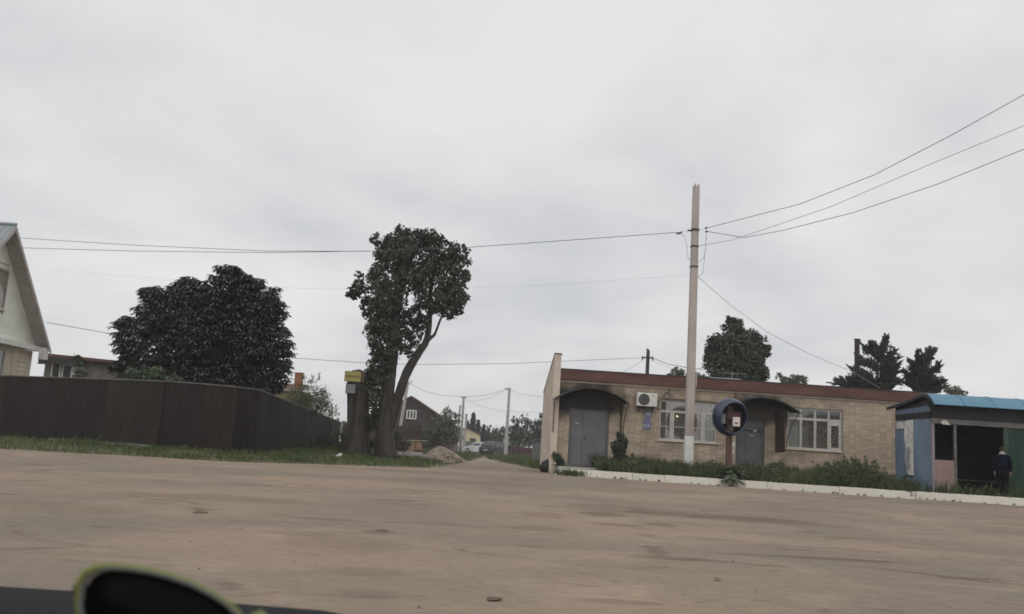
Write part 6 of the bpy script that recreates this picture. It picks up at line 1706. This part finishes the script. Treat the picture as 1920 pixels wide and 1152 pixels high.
stalks(170, fence_pt, lambda x, y: .22 + .16 * max(0, math.sin(x * 1.3)), .09, 40, 'weeds', 'low leafy weeds scattered at the foot of the brown fence', 'grass')
def kerb_foot():
    t = random.random() ** 1.2 * .75; p = KA + kd * (t * kl) - kn * random.uniform(.0, .10)
    p = p + kd * .3 * math.sin(t * 40)
    return p.x, p.y, float(gz(p.x, p.y))
stalks(46, kerb_foot, lambda x, y: .07, .06, 40, 'weeds', 'tiny weeds sprouting along the foot of the white kerb', 'grass')
# big-leaved burdock hanging over the kerb
def burdock(px, py, Y, nleaf, size, label, mt='leaf', bz=None):
    b = at(px, py, Y)
    if bz is not None: b.z = bz
    t = thing('broadleaf_plant', label, 'plant', b)
    mb_s = MB()
    for i in range(nleaf):
        az = random.uniform(0, 2 * PI); r = random.uniform(.15, 1.0) * size * .85; h = random.uniform(.25, 1.0) * size
        tip = Vector((math.cos(az) * r, math.sin(az) * r * .7, h * (1 - .6 * r / size / 1.1) + (-.12 if math.sin(az) < -.3 else 0)))
        mb_s.tube([(0, 0, 0), (tip.x * .5, tip.y * .5, tip.z * .8 + .06), tuple(tip)], .008, 4)
        Ls = random.uniform(.35, .6) * size; d = Vector((math.cos(az), math.sin(az), -random.uniform(.3, .9))).normalized(); sd = Vector((-math.sin(az), math.cos(az), 0))
        nm = d.cross(sd)
        pts = []
        for (u_, w_) in ((-.1, .0), (.05, .34), (.35, .42), (.7, .26), (1, 0), (.7, -.26), (.35, -.42), (.05, -.34)):
            pts.append(tip + d * (u_ * Ls) + sd * (w_ * Ls) + nm * (-abs(w_) * .25 * Ls))
        c_ = tip + d * (.4 * Ls)
        lf = MB().add([c_] + pts, [(0, k + 1, (k + 1) % 8 + 1) for k in range(8)]).build('leaf', MT[mt], t)
    mb_s.build('stem', MT['leaf_mid'], t)
ks = at(1372, 895, 31.6)
burdock(1372, 893, 31.80, 60, .52, 'dark broad-leaved burdock hanging over the white kerb', 'leaf', .22)
burdock(1708, 928, 29.5, 7, .16, 'tiny weed growing from a joint near the shelter end of the kerb', 'weed', .20)
kq = at(1068, 890, 33.3); kq.z = 0
wc = thing('weed_tuft', 'yellow-green grass tuft growing at the left end of the kerb foot', 'weeds', kq)
tb = []; n_ = 260
B_ = np.stack([rng.normal(0, .28, n_), rng.normal(0, .10, n_), 0 * rng.uniform(0, 1, n_)], -1)
dd = np.stack([rng.normal(0, .5, n_), rng.normal(-.1, .4, n_), rng.uniform(.5, 1.1, n_)], -1); dd /= np.linalg.norm(dd, axis=1, keepdims=True)
V, Fq = leaf_quads(B_ + dd * .12, .26, 0, .12, dd, .05)
stuff(link('blades', arr_mesh('blades', V, Fq, 3), MT['grass'], wc))
# scraps and stones on the road
for (px, py, r, lab) in ((927, 1124, .052, 'dark flat clod lying alone on the road nearest the car'), (376, 962, .075, 'small dark clod on the left of the road'), (716, 996, .065, 'dark clod in the middle of the road'), (1345, 1086, .03, 'tiny dark clod on the right foreground road')):
    d = fw * F_PX + rt * (px - 960) - up * (py - 576)
    q = Vector((0, 0, CZ)) + d * ((-.15 - CZ) / d.z)
    for _ in range(5): q = Vector((0, 0, CZ)) + d * ((float(gz(q.x, q.y)) - CZ) / d.z)
    vs = []; fs = []; n = 14
    for k, (rr_, z) in enumerate(((1.15, -.1), (1.0, .12), (.72, .30), (.4, .40), (.05, .42))):
        for a in range(n):
            th = 2 * PI * a / n; q_ = 1 + .18 * math.sin(2 * th + k) + random.uniform(-.12, .12)
            vs.append((r * rr_ * q_ * math.cos(th), r * .8 * rr_ * q_ * math.sin(th), r * .6 * z))
    for k in range(4):
        for a in range(n): fs.append((k * n + a, k * n + (a + 1) % n, (k + 1) * n + (a + 1) % n, (k + 1) * n + a))
    o = MB().add(vs, fs).build('dirt_clod', MT['clod'], None, smooth=True, loc=(q.x, q.y, float(gz(q.x, q.y)) + .004))
    tag(o, lab, 'clod', 'clods lying on the road')
n_ = 1500
xx = rng.uniform(-14, 16, n_); yy_ = 4.5 + 26 * rng.uniform(0, 1, n_) ** 1.3
rr = rng.uniform(.004, .012, n_)
zz = gz(xx, yy_) + .004
base8 = np.array([(-1, -1, -.5), (1, -1, -.5), (1, 1, -.5), (-1, 1, -.5), (-.7, -.6, .6), (.6, -.7, .5), (.7, .7, .6), (-.6, .6, .45)])
V = (np.stack([xx, yy_, zz], -1)[:, None] + base8[None] * rr[:, None, None] * rng.uniform(.7, 1.2, (n_, 8, 1))).reshape(-1, 3)
k = np.arange(n_)[:, None] * 8
Fq = np.concatenate([k + f_ for f_ in ([4, 5, 6, 7], [0, 1, 5, 4], [1, 2, 6, 5], [2, 3, 7, 6], [3, 0, 4, 7])], 0)
stuff(tag(link('gravel', arr_mesh('gravel', V, Fq, 4), MT['rubble']), 'loose small gravel scattered over the dusty road', 'gravel'))
lt = at(628, 857, 33.5); lt.z = .18
li = MB().add([(0, 0, 0), (.22, .02, .02), (.26, .05, .14), (.12, .06, .12), (.05, .04, .06), (.2, .1, .01)], [(0, 1, 2, 3), (0, 3, 4), (1, 5, 2), (0, 5, 1), (3, 2, 5), (0, 4, 5)]).build('litter_scrap', MT['paper'], None, loc=lt)
tag(li, 'crumpled white litter in the grass left of the tall tree', 'litter')

# ------------------------------------------------------------------ inside the car: dashboard and sunglasses
dsh = thing('dashboard', 'black car dashboard top at the bottom left of the view', 'dashboard', (0, .3, 0))
prof = [(-.12, .52), (-.10, .60), (0.02, .645), (.25, .685), (.42, .702), (.50, .706), (.53, .700), (.545, .672), (.55, .30), (.55, -.25), (.45, -.25), (-.10, -.25)]
vs = []; fs = []; xs_ = np.linspace(-.85, .75, 17)
for x in xs_:
    sl = -.004 * smooth01(-.40, -.1, x) - .10 * smooth01(-.14, .30, x)
    vs += [(x, y, z + (sl if z > .3 else 0)) for y, z in prof]
n = len(prof)
for i in range(len(xs_) - 1):
    for k in range(n): fs.append((i * n + k, (i + 1) * n + k, (i + 1) * n + (k + 1) % n, i * n + (k + 1) % n))
fs += [tuple(range(n))[::-1], tuple((len(xs_) - 1) * n + k for k in range(n))]
db = MB().add(vs, fs).build('top_pad', MT['dash'], dsh, smooth=True)
Yg = 0.36
def lens_curve():
    """outline of the near lens in survey pixels, clockwise from its outer corner"""
    return [(150, 1092), (160, 1074), (180, 1064), (205, 1060), (240, 1062), (280, 1068), (320, 1078), (360, 1092), (400, 1112), (430, 1132), (450, 1152), (462, 1180), (455, 1230), (420, 1275), (350, 1300), (260, 1295), (190, 1255), (155, 1195), (144, 1130)]
g0 = at(300, 1170, Yg)
sgl = thing('sunglasses', 'sunglasses with black lens and lime green rim lying on the dashboard', 'sunglasses', g0)
def wrap(px, py):                       # lens surface bows away from the eye at its ends
    d = (px - 300) / 170
    return at(px, py, Yg + 0.006 * d * d) - g0
pts = lens_curve()
inn = [((x - 305) * .93 + 307, (y - 1170) * .93 + 1172) for x, y in pts]
front = [wrap(*p) for p in inn]
back = [p + Vector((0, .0022, 0)) for p in front]
cen = wrap(300, 1170) - Vector((0, .004, 0))
k = len(front)
MB().add([cen] + front + [cen + Vector((0, .0022, 0))] + back,
         [(0, (i + 1) % k + 1, i + 1) for i in range(k)] + [(k + 1, k + 2 + i, k + 2 + (i + 1) % k) for i in range(k)] + [(i + 1, (i + 1) % k + 1, k + 2 + (i + 1) % k, k + 2 + i) for i in range(k)]).build('lens', MT['lens'], sgl, smooth=True)
rimp = [wrap(*p) for p in pts]
rads = []
for (x, y) in pts:
    rads.append(.0016 if x < 200 and y < 1120 else (.0009 if y < 1200 else .0013))
MB().tube(rimp + [rimp[0]], rads + [rads[0]], 8, False).build('rim', MT['lime'], sgl, smooth=True)
edge = [wrap((x - 305) * .965 + 306, (y - 1170) * .965 + 1171) for x, y in pts]
MB().tube(edge + [edge[0]], .0012, 6, False).build('lens_edge', MT['lens_edge'], sgl, smooth=True)
o2 = [wrap(x, y) for x, y in ((462, 1172), (474, 1158), (488, 1151), (505, 1166))]
MB().tube(o2, [.0015, .0014, .0014, .0016], 8).build('bridge', MT['lime'], sgl, smooth=True)
# second lens, lower right and out of view
off = wrap(700, 1300) - wrap(305, 1170)
sl2 = [Vector((-(p.x - cen.x) + cen.x, p.y, p.z)) + off for p in front]
bk2 = [p + Vector((0, .0022, 0)) for p in sl2]
c2_ = cen + off
MB().add([c2_] + sl2 + [c2_ + Vector((0, .0022, 0))] + bk2,
         [(0, i + 1, (i + 1) % k + 1) for i in range(k)] + [(k + 1, k + 2 + (i + 1) % k, k + 2 + i) for i in range(k)] + [(i + 1, k + 2 + i, k + 2 + (i + 1) % k, (i + 1) % k + 1) for i in range(k)]).build('lens', MT['lens'], sgl, smooth=True)
rm2 = [Vector((-(p.x - cen.x) + cen.x, p.y, p.z)) + off for p in rimp]
MB().tube(rm2 + [rm2[0]], .0014, 8, False).build('rim', MT['lime'], sgl, smooth=True)
tl = wrap(146, 1105)
MB().tube([tl, tl + Vector((-.003, .012, -.002)), tl + Vector((0, .05, -.012)), tl + Vector((.01, .10, -.022))], [.0022, .002, .002, .0024], 8).build('temple', MT['rubber'], sgl, smooth=True)
tr2 = wrap(860, 1245)
MB().tube([tr2, tr2 + Vector((.003, .012, -.002)), tr2 + Vector((0, .05, -.014)), tr2 + Vector((-.01, .10, -.03))], [.0022, .002, .002, .0024], 8).build('temple', MT['rubber'], sgl, smooth=True)

# ------------------------------------------------------------------ thin haze in the air
HM = bpy.data.materials.new('thin_haze'); HM.use_nodes = True
t = HM.node_tree; t.nodes.clear()
o_ = t.nodes.new('ShaderNodeOutputMaterial'); pv = t.nodes.new('ShaderNodeVolumePrincipled')
pv.inputs['Color'].default_value = (.97, .98, 1.0, 1); pv.inputs['Density'].default_value = 0.0007; pv.inputs['Anisotropy'].default_value = 0.2
t.links.new(pv.outputs[0], o_.inputs['Volume'])
hz = MB().box((-920, -320, -2.0), (920, 1220, 16.0)).build('haze', HM, None)
stuff(hz)
